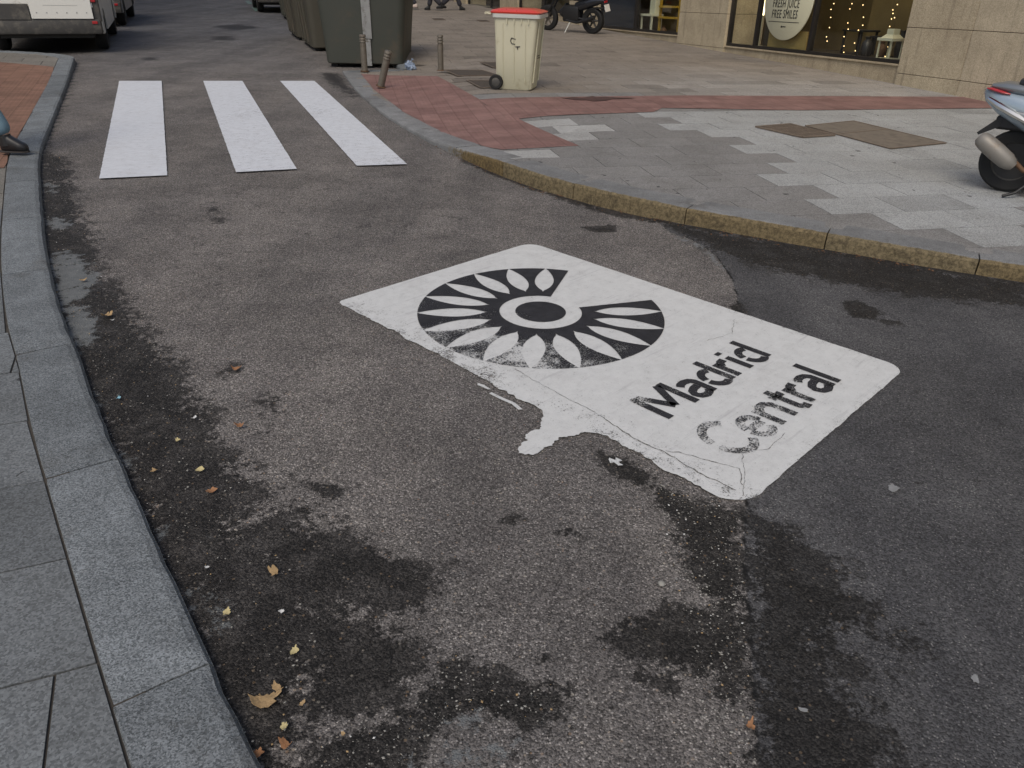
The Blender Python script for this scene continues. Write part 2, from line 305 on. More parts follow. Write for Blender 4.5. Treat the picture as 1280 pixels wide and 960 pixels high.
# ------------------------------------------------------------------ mesh helpers
class MB:
    def __init__(s): s.bm = bmesh.new()
    def box(s, c, size, rot=None, bev=0.0, taper=None, seg=2):
        r = bmesh.ops.create_cube(s.bm, size=1); vs_ = r['verts']
        for v in vs_:
            v.co = Vector((v.co.x*size[0], v.co.y*size[1], v.co.z*size[2]))
            if taper and v.co.z > 0: v.co.x *= taper[0]; v.co.y *= taper[1]
        if rot is not None: bmesh.ops.rotate(s.bm, verts=vs_, cent=(0, 0, 0), matrix=rot if isinstance(rot, Matrix) else Matrix.Rotation(rot, 3, 'Z'))
        bmesh.ops.translate(s.bm, verts=vs_, vec=Vector(c))
        if bev:
            es = list({e for v in vs_ for e in v.link_edges})
            bmesh.ops.bevel(s.bm, geom=es, offset=bev, segments=seg, affect='EDGES', profile=.5)
        return s
    def rings(s, rings, cap=True, close=True):
        vv = [[s.bm.verts.new(p) for p in r] for r in rings]
        for a, b in zip(vv, vv[1:]):
            n = len(a)
            for i in range(n if close else n-1):
                j = (i+1) % n
                try: s.bm.faces.new((a[i], a[j], b[j], b[i]))
                except ValueError: pass
        if cap:
            for r in (vv[0][::-1], vv[-1]):
                try: s.bm.faces.new(r)
                except ValueError: pass
        return s
    def tube(s, pts, rad, n=10, cap=True):
        pts = [Vector(p) for p in pts]; rad = rad if isinstance(rad, (list, tuple)) else [rad]*len(pts)
        rr = []; up0 = None
        for i, p in enumerate(pts):
            t = (pts[min(i+1, len(pts)-1)]-pts[max(i-1, 0)]).normalized()
            if up0 is None: up0 = Vector((0, 0, 1)) if abs(t.z) < .9 else Vector((1, 0, 0))
            a = t.cross(up0).normalized(); b = t.cross(a).normalized(); up0 = b.cross(t).normalized() if False else up0
            rr.append([p+a*math.cos(2*math.pi*k/n)*rad[i]+b*math.sin(2*math.pi*k/n)*rad[i] for k in range(n)])
        return s.rings(rr, cap)
    def lathe(s, prof, axis='Z', c=(0, 0, 0), n=24, cap=False):
        c = Vector(c); rr = []
        for r, h in prof:
            ring = []
            for k in range(n):
                a = 2*math.pi*k/n; x, y = r*math.cos(a), r*math.sin(a)
                ring.append(c+(Vector((x, y, h)) if axis == 'Z' else Vector((x, h, y)) if axis == 'Y' else Vector((h, x, y))))
            rr.append(ring)
        return s.rings(rr, cap)
    def loft(s, secs, n=20, ex=2.6, axis='X'):
        """secs: (x, yc, zc, half width, half height)"""
        rr = []
        for x, yc, zc, hw, hh in secs:
            ring = []
            for k in range(n):
                a = 2*math.pi*k/n; ca, sa = math.cos(a), math.sin(a)
                y = math.copysign(abs(ca)**(2/ex), ca)*hw; z = math.copysign(abs(sa)**(2/ex), sa)*hh
                ring.append(Vector((x, yc+y, zc+z)) if axis == 'X' else Vector((yc+y, zc+z, x)))
            rr.append(ring)
        return s.rings(rr, True)
    def poly(s, pts, z0=None, thick=0.0):
        vs_ = [s.bm.verts.new(Vector(p) if len(p) == 3 else Vector((p[0], p[1], z0))) for p in pts]
        f = s.bm.faces.new(vs_)
        if thick:
            r = bmesh.ops.extrude_face_region(s.bm, geom=[f])
            bmesh.ops.translate(s.bm, verts=[g for g in r['geom'] if isinstance(g, bmesh.types.BMVert)], vec=(0, 0, thick))
        return s
    def build(s, name, m, parent=None, smooth=False, sub=0, normals=True):
        if normals: bmesh.ops.recalc_face_normals(s.bm, faces=s.bm.faces)
        me = bpy.data.meshes.new(name); s.bm.to_mesh(me); s.bm.free()
        me.materials.append(MT[m] if isinstance(m, str) else m)
        if smooth:
            for p in me.polygons: p.use_smooth = True
            try: me.set_sharp_from_angle(angle=R(40))
            except Exception: pass
        o = bpy.data.objects.new(name, me); scene.collection.objects.link(o)
        if parent: o.parent = parent
        if sub:
            md = o.modifiers.new('sub', 'SUBSURF'); md.levels = sub; md.render_levels = sub
        return o
def tag(o, label=None, cat=None, group=None, kind=None):
    if label: o['label'] = label
    if cat: o['category'] = cat
    if group: o['group'] = group
    if kind: o['kind'] = kind
    return o
def thing(name, label, cat, loc=(0, 0, 0), rz=0.0, group=None, mw=None):
    o = bpy.data.objects.new(name, None); scene.collection.objects.link(o); o.empty_display_size = .1
    if mw is not None: o.matrix_world = mw
    else: o.location = loc; o.rotation_euler = (0, 0, rz)
    return tag(o, label, cat, group)
def copy_tree(o, parent=None):
    kids = [c for c in bpy.data.objects if c.parent == o]
    c = o.copy(); scene.collection.objects.link(c); c.parent = parent
    for k in kids: copy_tree(k, c)
    return c
def mesh_np(name, verts, faces, m, attrs=None, colors=None, parent=None, smooth=False):
    me = bpy.data.meshes.new(name); me.from_pydata([tuple(v) for v in verts], [], [tuple(f) for f in faces]); me.update()
    me.materials.append(MT[m])
    for k, a in (attrs or {}).items():
        at = me.attributes.new(k, 'FLOAT', 'POINT'); at.data.foreach_set('value', np.asarray(a, dtype=np.float32))
    for k, a in (colors or {}).items():
        at = me.attributes.new(k, 'FLOAT_COLOR', 'POINT'); at.data.foreach_set('color', np.asarray(a, dtype=np.float32).ravel())
    if smooth: me.polygons.foreach_set('use_smooth', [True]*len(me.polygons))
    o = bpy.data.objects.new(name, me); scene.collection.objects.link(o)
    if parent: o.parent = parent
    return o
def clip(poly, p, n):                        # keep side where (x-p).n >= 0 ; 2D
    out_ = []
    for i in range(len(poly)):
        a, b = poly[i], poly[(i+1) % len(poly)]
        da = (a[0]-p[0])*n[0]+(a[1]-p[1])*n[1]; db = (b[0]-p[0])*n[0]+(b[1]-p[1])*n[1]
        if da >= 0: out_.append(a)
        if (da >= 0) != (db >= 0):
            t = da/(da-db); out_.append((a[0]+(b[0]-a[0])*t, a[1]+(b[1]-a[1])*t))
    return out_
def sdpoly(P, poly):
    """signed distance (positive inside) of points P (N,2) to polygon"""
    poly = np.asarray(poly, float); a = poly; b = np.roll(poly, -1, 0)
    d = np.full(len(P), 1e9); ins = np.zeros(len(P), bool)
    for (ax, ay), (bx, by) in zip(a, b):
        ex, ey = bx-ax, by-ay; wx, wy = P[:, 0]-ax, P[:, 1]-ay
        t = np.clip((wx*ex+wy*ey)/(ex*ex+ey*ey+1e-12), 0, 1)
        d = np.minimum(d, np.hypot(wx-ex*t, wy-ey*t))
        c = ((ay > P[:, 1]) != (by > P[:, 1])) & (P[:, 0] < ex*(P[:, 1]-ay)/(ey if abs(ey) > 1e-12 else 1e-12)+ax)
        ins ^= c
    return np.where(ins, d, -d)
def dline(P, pts):
    d = np.full(len(P), 1e9)
    for (ax, ay), (bx, by) in zip(pts, pts[1:]):
        ex, ey = bx-ax, by-ay; wx, wy = P[:, 0]-ax, P[:, 1]-ay
        t = np.clip((wx*ex+wy*ey)/(ex*ex+ey*ey+1e-12), 0, 1)
        d = np.minimum(d, np.hypot(wx-ex*t, wy-ey*t))
    return d
def gp(pts, z=0.0): return [tuple(G(x, y, z)[:2]) for x, y in pts]

# ------------------------------------------------------------------ kerb lines (plan coordinates, metres)
KR = [(-2.96, 13.4), (-2.31, 11.24), (-1.62, 9.4), (-1.01, 8.11), (-.51, 7.23), (-.15, 6.66), (.20, 6.18), (.66, 5.74), (1.15, 5.36), (1.73, 5.02), (2.25, 4.75), (2.67, 4.52), (3.08, 4.32), (3.9, 3.98), (5.2, 3.52), (7.2, 2.95), (11, 2.1), (16, 1.3)]
KRH = [.02, .02, .025, .03, .085, .12, .12, .12, .12, .115, .11, .105, .10, .10, .10, .10, .10, .10]
KB = [(-2.96, 13.4), (-2.02, 13.78)]
STA0 = math.atan2(.933, -.36)
ST = (-.36, .933)                              # street direction
KC = [(-2.02+ST[0]*k, 13.78+ST[1]*k) for k in (0, 1, 2, 4, 8, 16, 32, 60)]
KL = [(2.6, -2.9), (1.0, -.88), (.1, .24), (-.55, 1.06), (-.95, 1.60), (-1.59, 2.47), (-1.95, 3.0), (-2.27, 3.44), (-2.75, 4.19), (-3.11, 4.79), (-3.65, 5.72), (-4.24, 6.74), (-4.73, 7.76), (-6.2, 10.9), (-7.5, 13.62)]
KLH = [.05]*10+[.05, .045, .045, .05, .09]
KLB = [(-7.5, 13.62), (-7.62, 13.85), (-8.3, 14.25), (-9.3, 14.42), (-12.0, 14.9), (-20, 16.3)]

def resample(path, vals, step):
    d = [0.0]
    for a, b in zip(path, path[1:]): d.append(d[-1]+math.hypot(b[0]-a[0], b[1]-a[1]))
    L = d[-1]; n = max(2, int(round(L/step))+1); o = []
    for i in range(n):
        s = L*i/(n-1); o.append((np.interp(s, d, [p[0] for p in path]), np.interp(s, d, [p[1] for p in path]), np.interp(s, d, vals)))
    return o
def smooth_path(pts, it=2):
    p = [tuple(q) for q in pts]
    for _ in range(it):
        q = [p[0]]
        for a, b in zip(p, p[1:]):
            q += [tuple(a[i]*.75+b[i]*.25 for i in range(3)), tuple(a[i]*.25+b[i]*.75 for i in range(3))]
        p = q+[p[-1]]
    return p
def kerb(name, path, hs, side, m, width=.25, stone=1.1, bev=.025, grime=None, label=None):
    """side=+1: stones lie to the left of the travel direction. Every stone is a closed block with an open joint."""
    pts = smooth_path([(a[0], a[1], h) for a, h in zip(path, hs)], 2)
    fine = resample([(p[0], p[1]) for p in pts], [p[2] for p in pts], .09)
    V, F, tone, gr = [], [], [], []
    L = 0; seglen = [0.0]
    for a, b in zip(fine, fine[1:]): seglen.append(seglen[-1]+math.hypot(b[0]-a[0], b[1]-a[1]))
    tot = seglen[-1]; k = 0; s0 = 0.0; X_ = [f[0] for f in fine]; Y_ = [f[1] for f in fine]; H_ = [f[2] for f in fine]
    while s0 < tot-.02:
        s1 = min(tot, s0+stone*random.uniform(.93, 1.07)); tn = random.random(); dz = random.uniform(-.003, .003); g = .004
        n = max(2, int((s1-s0)/.09)); base = len(V); prof_n = 0
        for i in range(n+1):
            s = s0+g+(s1-s0-2*g)*i/n
            x, y, h = np.interp(s, seglen, X_), np.interp(s, seglen, Y_), np.interp(s, seglen, H_)+dz
            x2, y2 = np.interp(min(tot, s+.05), seglen, X_), np.interp(min(tot, s+.05), seglen, Y_)
            x1, y1 = np.interp(max(0, s-.05), seglen, X_), np.interp(max(0, s-.05), seglen, Y_)
            tx, ty = x2-x1, y2-y1; q = math.hypot(tx, ty) or 1; nx, ny = -ty/q*side, tx/q*side
            b = min(bev, h*.6); wob = .006*noise.noise(Vector((x*7, y*7, 3)))+.003*noise.noise(Vector((x*31, y*31, 8)))
            end = .006 if i in (0, n) else 0
            pr = [(0, -.12), (0.002+wob, h*.45), (.004+wob, h-b), (.004+b*.3+wob, h-b*.3), (b+.006+wob, h-end), (width*.5, h+.001-end), (width-.005, h-end), (width, h-.01), (width, -.12)]
            prof_n = len(pr)
            for j, (dd, zz) in enumerate(pr):
                V.append((x+nx*dd, y+ny*dd, zz)); tone.append(tn); gr.append((1.0 if j <= 2 else .75 if j == 3 else .25 if j == 4 else 0.0)*(grime(x, y) if grime else 0))
        for i in range(n):
            for j in range(prof_n-1):
                a = base+i*prof_n+j; F.append((a, a+prof_n, a+prof_n+1, a+1))
        F.append(tuple(range(base, base+prof_n))); F.append(tuple(base+n*prof_n+j for j in range(prof_n))[::-1])
        s0 = s1
    o = mesh_np(name, V, F, m, {'tone': tone, 'grime': gr}); bm = bmesh.new(); bm.from_mesh(o.data); bmesh.ops.recalc_face_normals(bm, faces=bm.faces); bm.to_mesh(o.data); bm.free()
    return tag(o, kind='structure')
kerb('kerb', KR, KRH, 1, 'kerb_ochre', width=.27, stone=.95, grime=lambda x, y: min(1, max(0, (x+1.0)/.8)))
kerb('kerb', KB, [.02, .03], -1, 'kerb', width=.25, stone=1.0)
kerb('kerb', KC, [.03]+[.12]*7, -1, 'kerb', width=.25)
kerb('kerb', KL, KLH, 1, 'kerb', width=.235, stone=1.08, bev=.03)
kerb('kerb', KLB, [.09]*6, 1, 'kerb', width=.28, stone=1.0, bev=.03)

# ------------------------------------------------------------------ road
def grid_axis(lo, hi, f):
    v = [lo]
    while v[-1] < hi: v.append(v[-1]+f(v[-1]))
    return np.array(v)
ys = grid_axis(-2.5, 45, lambda y: .025 if y < 3 else .03+.022*(y-3)*.6 if y < 12 else .15+.03*(y-12))
xs = grid_axis(-16, 16, lambda x: .03 if -3.2 < x < 3 else .045+.03*max(0, abs(x)-3))
XX, YY = np.meshgrid(xs, ys); P = np.c_[XX.ravel(), YY.ravel()]
SEAM1 = [(840, 291), (862, 297), (885, 310), (902, 326), (914, 345), (921, 368), (924, 395)]
SEAM2 = [(924, 395), (930, 470), (932, 560), (933, 635), (930, 650), (931, 700), (936, 760), (940, 820), (944, 880), (948, 960)]
seam = gp(SEAM1+SEAM2[1:]); seam = [(.95, 5.75)]+seam+[(seam[-1][0]+.02, seam[-1][1]-.4), (seam[-1][0]+.1, -2.5)]
fp = seam+[(16, -2.5), (16, 5.2), (2.0, 5.6)]
sdn = sdpoly(P, fp)
fresh = np.clip(.5+sdn/.05, 0, 1)
stains_and_shade = [
 # (image outline, softness m, strength)
 ([(52,190),(80,196),(88,235),(98,262),(113,295),(122,330),(148,368),(168,402),(196,430),(214,455),(240,492),(268,520),(262,548),(300,580),(322,622),(300,655),(345,690),(400,745),(408,800),(380,880),(330,1000),(300,1000),(240,800),(170,640),(120,530),(90,452),(62,380),(50,290)], .16, 1.0),
 ([(300,655),(345,640),(400,663),(441,672),(494,688),(527,710),(542,731),(527,757),(490,761),(467,746),(437,739),(400,752),(350,745)], .10, 1.0),
 ([(360,760),(400,758),(440,770),(500,783),(522,808),(512,845),(480,885),(440,905),(380,900)], .09, .9),
 ([(542,855),(550,832),(576,815),(597,830),(625,838),(632,856),(677,849),(706,862),(700,885),(677,902),(610,902),(580,892),(556,902),(528,925),(520,1000),(380,1000),(400,930),(440,900),(500,895)], .07, 1.0),
 ([(752,797),(775,780),(805,762),(842,752),(885,762),(934,770),(936,830),(890,838),(831,835),(800,816),(765,812)], .07, .95),
 ([(800,598),(838,612),(870,628),(925,640),(928,700),(932,770),(900,775),(880,745),(862,720),(858,690),(845,655),(818,632)], .07, .95),
 ([(742,560),(780,572),(830,600),(800,612),(760,590)], .05, .9),
 ([(890,830),(936,815),(940,900),(915,880),(885,862)], .08, .75),
 ([(822,840),(850,836),(846,866),(820,862)], .03, .8),
 ([(780,835),(812,828),(814,848),(786,852)], .04, .8),
 ([(932,640),(960,645),(985,655),(998,665),(1010,680),(1055,715),(1090,748),(1118,782),(1150,800),(1160,812),(1100,802),(1062,798),(1044,812),(1075,828),(1078,842),(1032,848),(1060,868),(1095,885),(1112,912),(1122,935),(1125,1000),(948,1000),(938,850),(932,750)], .14, .85),
 ([(1050,378),(1075,376),(1103,390),(1098,400),(1062,396)], .05, .9),
 ([(1100,398),(1128,402),(1126,407),(1104,404)], .03, .8),
 ([(700,655),(722,652),(732,668),(728,682),(705,672),(686,662)], .03, .62),
 ([(622,643),(645,640),(657,648),(640,655),(626,654)], .035, .72),
 ([(702,684),(712,684),(712,694),(704,694)], .015, .8),
 ([(674,816),(690,812),(694,826),(680,830)], .02, .7),
 ([(318,495),(340,488),(362,500),(350,514),(322,518)], .09, .66),
 ([(270,456),(300,450),(306,464),(290,474),(270,468)], .07, .66),
 ([(376,600),(420,596),(440,608),(428,626),(392,632),(372,618)], .09, .75),
 ([(345,622),(400,625),(420,650),(380,655),(350,642)], .09, .7),
 ([(322,540),(360,545),(400,560),(360,566)], .08, .55),
 ([(255,255),(275,256),(276,264),(258,264)], .05, .62),
 ([(262,268),(284,270),(282,280),(262,278)], .05, .6),
 ([(910,380),(925,378),(932,396),(920,396)], .06, 1.0),
 ([(545,180),(575,196),(640,224),(700,248),(760,266),(828,280),(850,290),(880,300),(920,312),(900,300),(880,290),(828,275),(753,258),(673,236),(600,205)], .08, .95),
 ([(850,285),(900,292),(1000,306),(1100,322),(1180,340),(1290,354),(1290,385),(1200,376),(1120,368),(1060,356),(1000,345),(950,335),(900,318),(870,300)], .14, .85),
 ([(398,90),(425,90),(450,120),(440,122),(420,110),(402,98)], .15, .7),
 ([(182,98),(212,99),(205,104),(188,104)], .1, .0),
 ([(260,32),(300,30),(330,34),(290,38)], .15, .8),
 ([(255,45),(290,44),(300,50),(262,50)], .2, .7),
 ([(176,71),(200,71),(198,75),(178,75)], .15, .8),
 ([(720,282),(770,280),(774,288),(748,290)], .04, .8),
 ([(0,68),(98,68),(130,62),(140,45),(60,40),(0,45)], .5, .75),  # shade under the white van, painted as a dark patch
]
stains_and_shade.append(([(60,380),(90,400),(230,470),(300,560),(350,600),(430,650),(545,700),(560,790),(640,830),(720,850),(715,900),(600,910),(470,1000),(300,1000),(240,800),(170,640),(120,530)], .25, .52))
stains_and_shade.append(([(380,180),(560,230),(700,290),(640,300),(430,340),(240,430),(150,330),(110,240)], .5, .20))
stain = np.zeros(len(P))
for poly, soft, st in stains_and_shade:
    sd_ = sdpoly(P, gp(poly)); stain = np.maximum(stain, st*np.clip(.5+sd_/(2*soft), 0, 1))
dkl = dline(P, KL); stain = np.maximum(stain, .75*np.clip(1-dkl/.10, 0, 1)*(P[:, 1] < 14))
dkr = dline(P, KR[4:]); stain = np.maximum(stain, .85*np.clip(1-dkr/.09, 0, 1))
cements = [
 ([(64,314),(84,311),(102,322),(116,336),(124,352),(112,364),(96,378),(118,396),(126,414),(102,438),(88,428),(74,380),(66,345)], .07, .88),
 ([(56,272),(80,268),(92,280),(78,286),(58,284)], .05, .75), ([(54,225),(74,228),(72,240),(54,240)], .05, .7),
 ([(108,484),(126,490),(128,506),(112,508)], .04, .7), ([(148,560),(166,570),(172,602),(158,606),(148,585)], .04, .6),
 ([(190,655),(214,652),(216,675),(198,680)], .03, .65), ([(556,900),(600,895),(650,905),(660,1000),(540,1000)], .10, .5), ([(472,935),(505,922),(520,940),(515,1000),(470,1000)], .06, .5),
 ([(225,735),(260,730),(300,770),(290,800),(250,790)], .05, .45),
]
cement = np.zeros(len(P))
for poly, soft, st in cements:
    sd_ = sdpoly(P, gp(poly)); cement = np.maximum(cement, st*np.clip(.5+sd_/(2*soft), 0, 1))
crust = gp([(845, 296), (870, 303), (890, 318), (905, 335)]); cement = np.maximum(cement, .72*np.clip(1-dline(P, crust)/.05, 0, 1))
seamv = np.clip(1-dline(P, seam)/.035, 0, 1)*.8
far_shade = np.clip((P[:, 1]-11)/10, 0, 1)*np.clip((-P[:, 0]-3.2)/3, 0, 1)  # canyon shade of the far street, put into the road colour
kap = np.array([noise.noise(Vector((x*2.2, y*2.2, 0)))*.004+noise.noise(Vector((x*11, y*11, 5)))*.0015 for x, y in P])
Zr = kap*(np.abs(P[:, 0]) < 8)+np.clip(sdn/.04, -1, 1)*.004-.004
# keep the surface calm and level under the painted sign
SA, SU = Vector((-.95, 3.73)), Vector((.6955, .7185)); SV = Vector((.7185, -.6955))
corners = [tuple(SA+SU*a+SV*b) for a, b in ((-.4, -.1), (1.6, -.1), (1.6, 2.55), (-.4, 2.55))]
ins = np.clip(.5+sdpoly(P, corners)/.2, 0, 1); Zr = Zr*(1-ins*.85)-.001
nx_, ny_ = len(xs), len(ys)
idx = np.arange(nx_*ny_).reshape(ny_, nx_)
faces = np.c_[idx[:-1, :-1].ravel(), idx[:-1, 1:].ravel(), idx[1:, 1:].ravel(), idx[1:, :-1].ravel()]
me = bpy.data.meshes.new('road'); Vn = np.c_[P, Zr]
me.vertices.add(len(Vn)); me.vertices.foreach_set('co', Vn.astype(np.float32).ravel())
me.loops.add(faces.size); me.loops.foreach_set('vertex_index', faces.astype(np.int32).ravel())
me.polygons.add(len(faces)); me.polygons.foreach_set('loop_start', np.arange(0, faces.size, 4, dtype=np.int32)); me.polygons.foreach_set('loop_total', np.full(len(faces), 4, dtype=np.int32))
me.update(calc_edges=True); me.materials.append(MT['asphalt'])
for nm, a in (('stain', stain), ('fresh', fresh), ('cement', cement), ('seam', seamv), ('far_shade', far_shade)):
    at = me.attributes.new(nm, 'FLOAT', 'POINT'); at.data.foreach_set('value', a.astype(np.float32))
me.polygons.foreach_set('use_smooth', [True]*len(me.polygons))
road = bpy.data.objects.new('road', me); scene.collection.objects.link(road); tag(road, kind='structure')
g = MB(); g.poly([(-600, -600), (600, -600), (600, 900), (-600, 900)], -.16); tag(g.build('ground', mat('distant_ground', (.09, .085, .08), .9)), kind='structure')

# ------------------------------------------------------------------ pavements: individual slabs over a bed
def hfun(path, hs, full, reach, p):
    best = 1e9; h = full
    for (a, ha), (b, hb) in zip(list(zip(path, hs)), list(zip(path, hs))[1:]):
        ex, ey = b[0]-a[0], b[1]-a[1]; t = max(0, min(1, ((p[0]-a[0])*ex+(p[1]-a[1])*ey)/(ex*ex+ey*ey)))
        d = math.hypot(p[0]-a[0]-ex*t, p[1]-a[1]-ey*t)
        if d < best: best = d; h = ha+(hb-ha)*t
    t = max(0, min(1, (best-.2)/reach)); t = t*t*(3-2*t)
    return h+(full-h)*t
zR = lambda p: hfun(KR+[KB[1]]+KC[1:4] if False else [KB[1]]+KR, [.03]+KRH, .12, 1.6, p)-.003
zL = lambda p: hfun(KL+KLB[1:], KLH+[.09]*5, .085, 1.5, p)-.003
def half(path, side, off):                    # half planes of each segment, shifted inwards
    r = []
    for a, b in zip(path, path[1:]):
        tx, ty = b[0]-a[0], b[1]-a[1]; q = math.hypot(tx, ty); n = (-ty/q*side, tx/q*side)
        r.append((a, b, (a[0]+n[0]*off, a[1]+n[1]*off), n))
    return r
def near_half(hp, p):
    best = None; bd = 1e9
    for a, b, q, n in hp:
        ex, ey = b[0]-a[0], b[1]-a[1]; t = max(0, min(1, ((p[0]-a[0])*ex+(p[1]-a[1])*ey)/(ex*ex+ey*ey)))
        d = math.hypot(p[0]-a[0]-ex*t, p[1]-a[1]-ey*t)
        if d < bd: bd = d; best = (q, n)
    return best
def pave(name, origin, ang, tw, th, ir, jr, clips, zf, colf, gap=.0035, off=.5, oilf=None, m='slab', lift=0.0, jit=.0015):
    ex = (math.cos(ang), math.sin(ang)); ey = (-ex[1], ex[0]); V, F, C, O = [], [], [], []
    for j in range(*jr):
        for i in range(*ir):
            x0 = (i+(off if j % 2 else 0))*tw; y0 = j*th
            loc = lambda a, b: (origin[0]+ex[0]*a+ey[0]*b, origin[1]+ex[1]*a+ey[1]*b)
            cc = loc(x0+tw/2, y0+th/2)
            nu = 4 if tw > .3 else 1
            base = [loc(x0+gap+(tw-2*gap)*k/nu, y0+gap) for k in range(nu+1)]+[loc(x0+gap+(tw-2*gap)*k/nu, y0+th-gap) for k in range(nu, -1, -1)]
            for variant in clips:
                poly = base
                for q, n in variant(cc):
                    poly = clip(poly, q, n)
                    if len(poly) < 3: break
                if len(poly) < 3: continue
                col = colf(cc); dz = random.uniform(-jit, jit); b0 = len(V); n_ = len(poly)
                for p in poly:
                    V.append((p[0], p[1], zf(p)+dz+lift)); C.append((*col, 1)); O.append(oilf(p) if oilf else 0)
                for p in poly:
                    V.append((p[0], p[1], zf(p)+dz+lift-.02)); C.append((*[c*.3 for c in col], 1)); O.append(0)
                F.append(tuple(range(b0, b0+n_)))
                for k in range(n_): F.append((b0+k, b0+n_+k, b0+n_+(k+1) % n_, b0+(k+1) % n_))
    o = mesh_np(name, V, F, m, {'oil': O}, {'slab': C}); return o
hR = half(KR, 1, .14); hC = half(KC, -1, .14)
bline = half(KB, -1, .0)[0]
e = Vector((KB[1][0]-KB[0][0], KB[1][1]-KB[0][1])).normalized(); nb = (-e.y, e.x)
es_ = Vector((.32777, -.94417)); wallp = (5.92, 12.76); wn = (-.9447, -.3280)
wallhalf = ((wallp[0]-wn[0]*.5, wallp[1]-wn[1]*.5), wn)
nearcl = lambda c: [near_half(hR, c), (tuple(Vector(KB[0])-Vector(nb)*.14), (-nb[0], -nb[1])), wallhalf]
nearcl2 = lambda c: [(tuple(Vector(KB[0])-Vector(nb)*.14), nb), near_half(hC, c), wallhalf]
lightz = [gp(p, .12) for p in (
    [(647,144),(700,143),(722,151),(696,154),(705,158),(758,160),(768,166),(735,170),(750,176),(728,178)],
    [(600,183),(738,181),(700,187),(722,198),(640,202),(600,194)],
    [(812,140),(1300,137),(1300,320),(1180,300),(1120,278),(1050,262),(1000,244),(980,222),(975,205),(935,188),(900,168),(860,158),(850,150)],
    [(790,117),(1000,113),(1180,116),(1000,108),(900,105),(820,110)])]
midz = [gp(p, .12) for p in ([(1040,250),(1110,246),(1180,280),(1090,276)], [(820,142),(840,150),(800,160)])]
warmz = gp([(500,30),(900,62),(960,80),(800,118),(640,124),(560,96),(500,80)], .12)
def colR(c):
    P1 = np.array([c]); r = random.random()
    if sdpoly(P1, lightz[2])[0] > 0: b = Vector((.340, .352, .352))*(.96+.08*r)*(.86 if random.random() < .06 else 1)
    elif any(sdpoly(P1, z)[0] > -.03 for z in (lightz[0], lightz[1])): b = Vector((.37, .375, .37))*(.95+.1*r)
    elif c[1] > 10.9+(c[0]-2)*.1:  # towards the back: street canyon shade put into the slab colour, browner and darker
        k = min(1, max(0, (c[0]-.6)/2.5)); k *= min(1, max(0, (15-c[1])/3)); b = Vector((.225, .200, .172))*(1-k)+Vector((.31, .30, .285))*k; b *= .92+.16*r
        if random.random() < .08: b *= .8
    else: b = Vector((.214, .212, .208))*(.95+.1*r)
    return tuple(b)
oilc = G(1262, 232, .12)
def oilR(p): return max(0, 1-math.hypot((p[0]-oilc.x+.1)/.75, (p[1]-oilc.y)/.28))
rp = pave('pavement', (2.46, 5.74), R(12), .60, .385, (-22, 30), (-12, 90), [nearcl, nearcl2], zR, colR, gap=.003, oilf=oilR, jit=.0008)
tag(rp, kind='structure')
# joint bed just below the slabs
def bed(name, pts, zf, step, clips, dz=-.006):
    V, F = [], []
    xs_ = [p[0] for p in pts]; ys_ = [p[1] for p in pts]; x = min(xs_)
    while x < max(xs_):
        y = min(ys_)
        while y < max(ys_):
            base = [(x, y), (x+step, y), (x+step, y+step), (x, y+step)]
            for variant in clips:
                poly = base
                for q, n in variant((x+step/2, y+step/2)):
                    poly = clip(poly, q, n)
                    if len(poly) < 3: break
                if len(poly) >= 3:
                    b0 = len(V); V += [(p[0], p[1], zf(p)+dz) for p in poly]; F.append(tuple(range(b0, b0+len(poly))))
            y += step
        x += step
    return tag(mesh_np(name, V, F, 'joint'), kind='structure')
bed('pavement_bed', [(-16, 2.5), (14, 48)], zR, .6, [nearcl, nearcl2])
hL = half(KL, 1, .240); hLB = half(KLB, 1, .16)
leftcl = lambda c: [near_half(hL, c)]+([near_half(hLB, c)] if c[1] > 12.4 else [])
def colL(c):
    r = random.random(); b = Vector((.150, .162, .168))*(.84+.28*r)
    if c[1] > 5: b = Vector((.19, .18, .16))*(.9+.2*r)
    return tuple(b)
lp = pave('pavement', (-1.29, 1.67), R(24), .62, .45, (-26, 8), (-12, 34), [leftcl], zL, colL, gap=.0038)
tag(lp, kind='structure')
hLw = half(KL, 1, .16)
bed('pavement_bed', [(-20, -3), (3, 17)], zL, .5, [lambda c: [near_half(hLw, c)]+([near_half(hLB, c)] if c[1] > 12.4 else [])])
# red tactile paving
def convex_clip(poly2d):
    cx = sum(p[0] for p in poly2d)/len(poly2d); cy = sum(p[1] for p in poly2d)/len(poly2d); r = []
    for a, b in zip(poly2d, poly2d[1:]+poly2d[:1]):
        tx, ty = b[0]-a[0], b[1]-a[1]; n = (-ty, tx)
        if (cx-a[0])*n[0]+(cy-a[1])*n[1] < 0: n = (ty, -tx)
        r.append((a, n))
    return r
def redsheet(name, polys, zf, m, lift, extra=None):
    V, F = [], []
    for poly in polys:
        cl = convex_clip(poly); xs_ = [p[0] for p in poly]; ys_ = [p[1] for p in poly]; st = .3
        x = min(xs_)
        while x < max(xs_):
            y = min(ys_)
            while y < max(ys_):
                pl = [(x, y), (x+st, y), (x+st, y+st), (x, y+st)]
                for q, n in cl+(extra((x+st/2, y+st/2)) if extra else []):
                    pl = clip(pl, q, n)
                    if len(pl) < 3: break
                if len(pl) >= 3:
                    b0 = len(V); V += [(p[0], p[1], zf(p)+lift) for p in pl]; F.append(tuple(range(b0, b0+len(pl))))
                y += st
            x += st
    return tag(mesh_np(name, V, F, m), kind='structure')
A1 = gp([(447,92),(547,96),(600,124)], .09); B1 = gp([(647,145),(735,181)], .12)
stripT = gp([(600,124),(1230,118)], .12); 
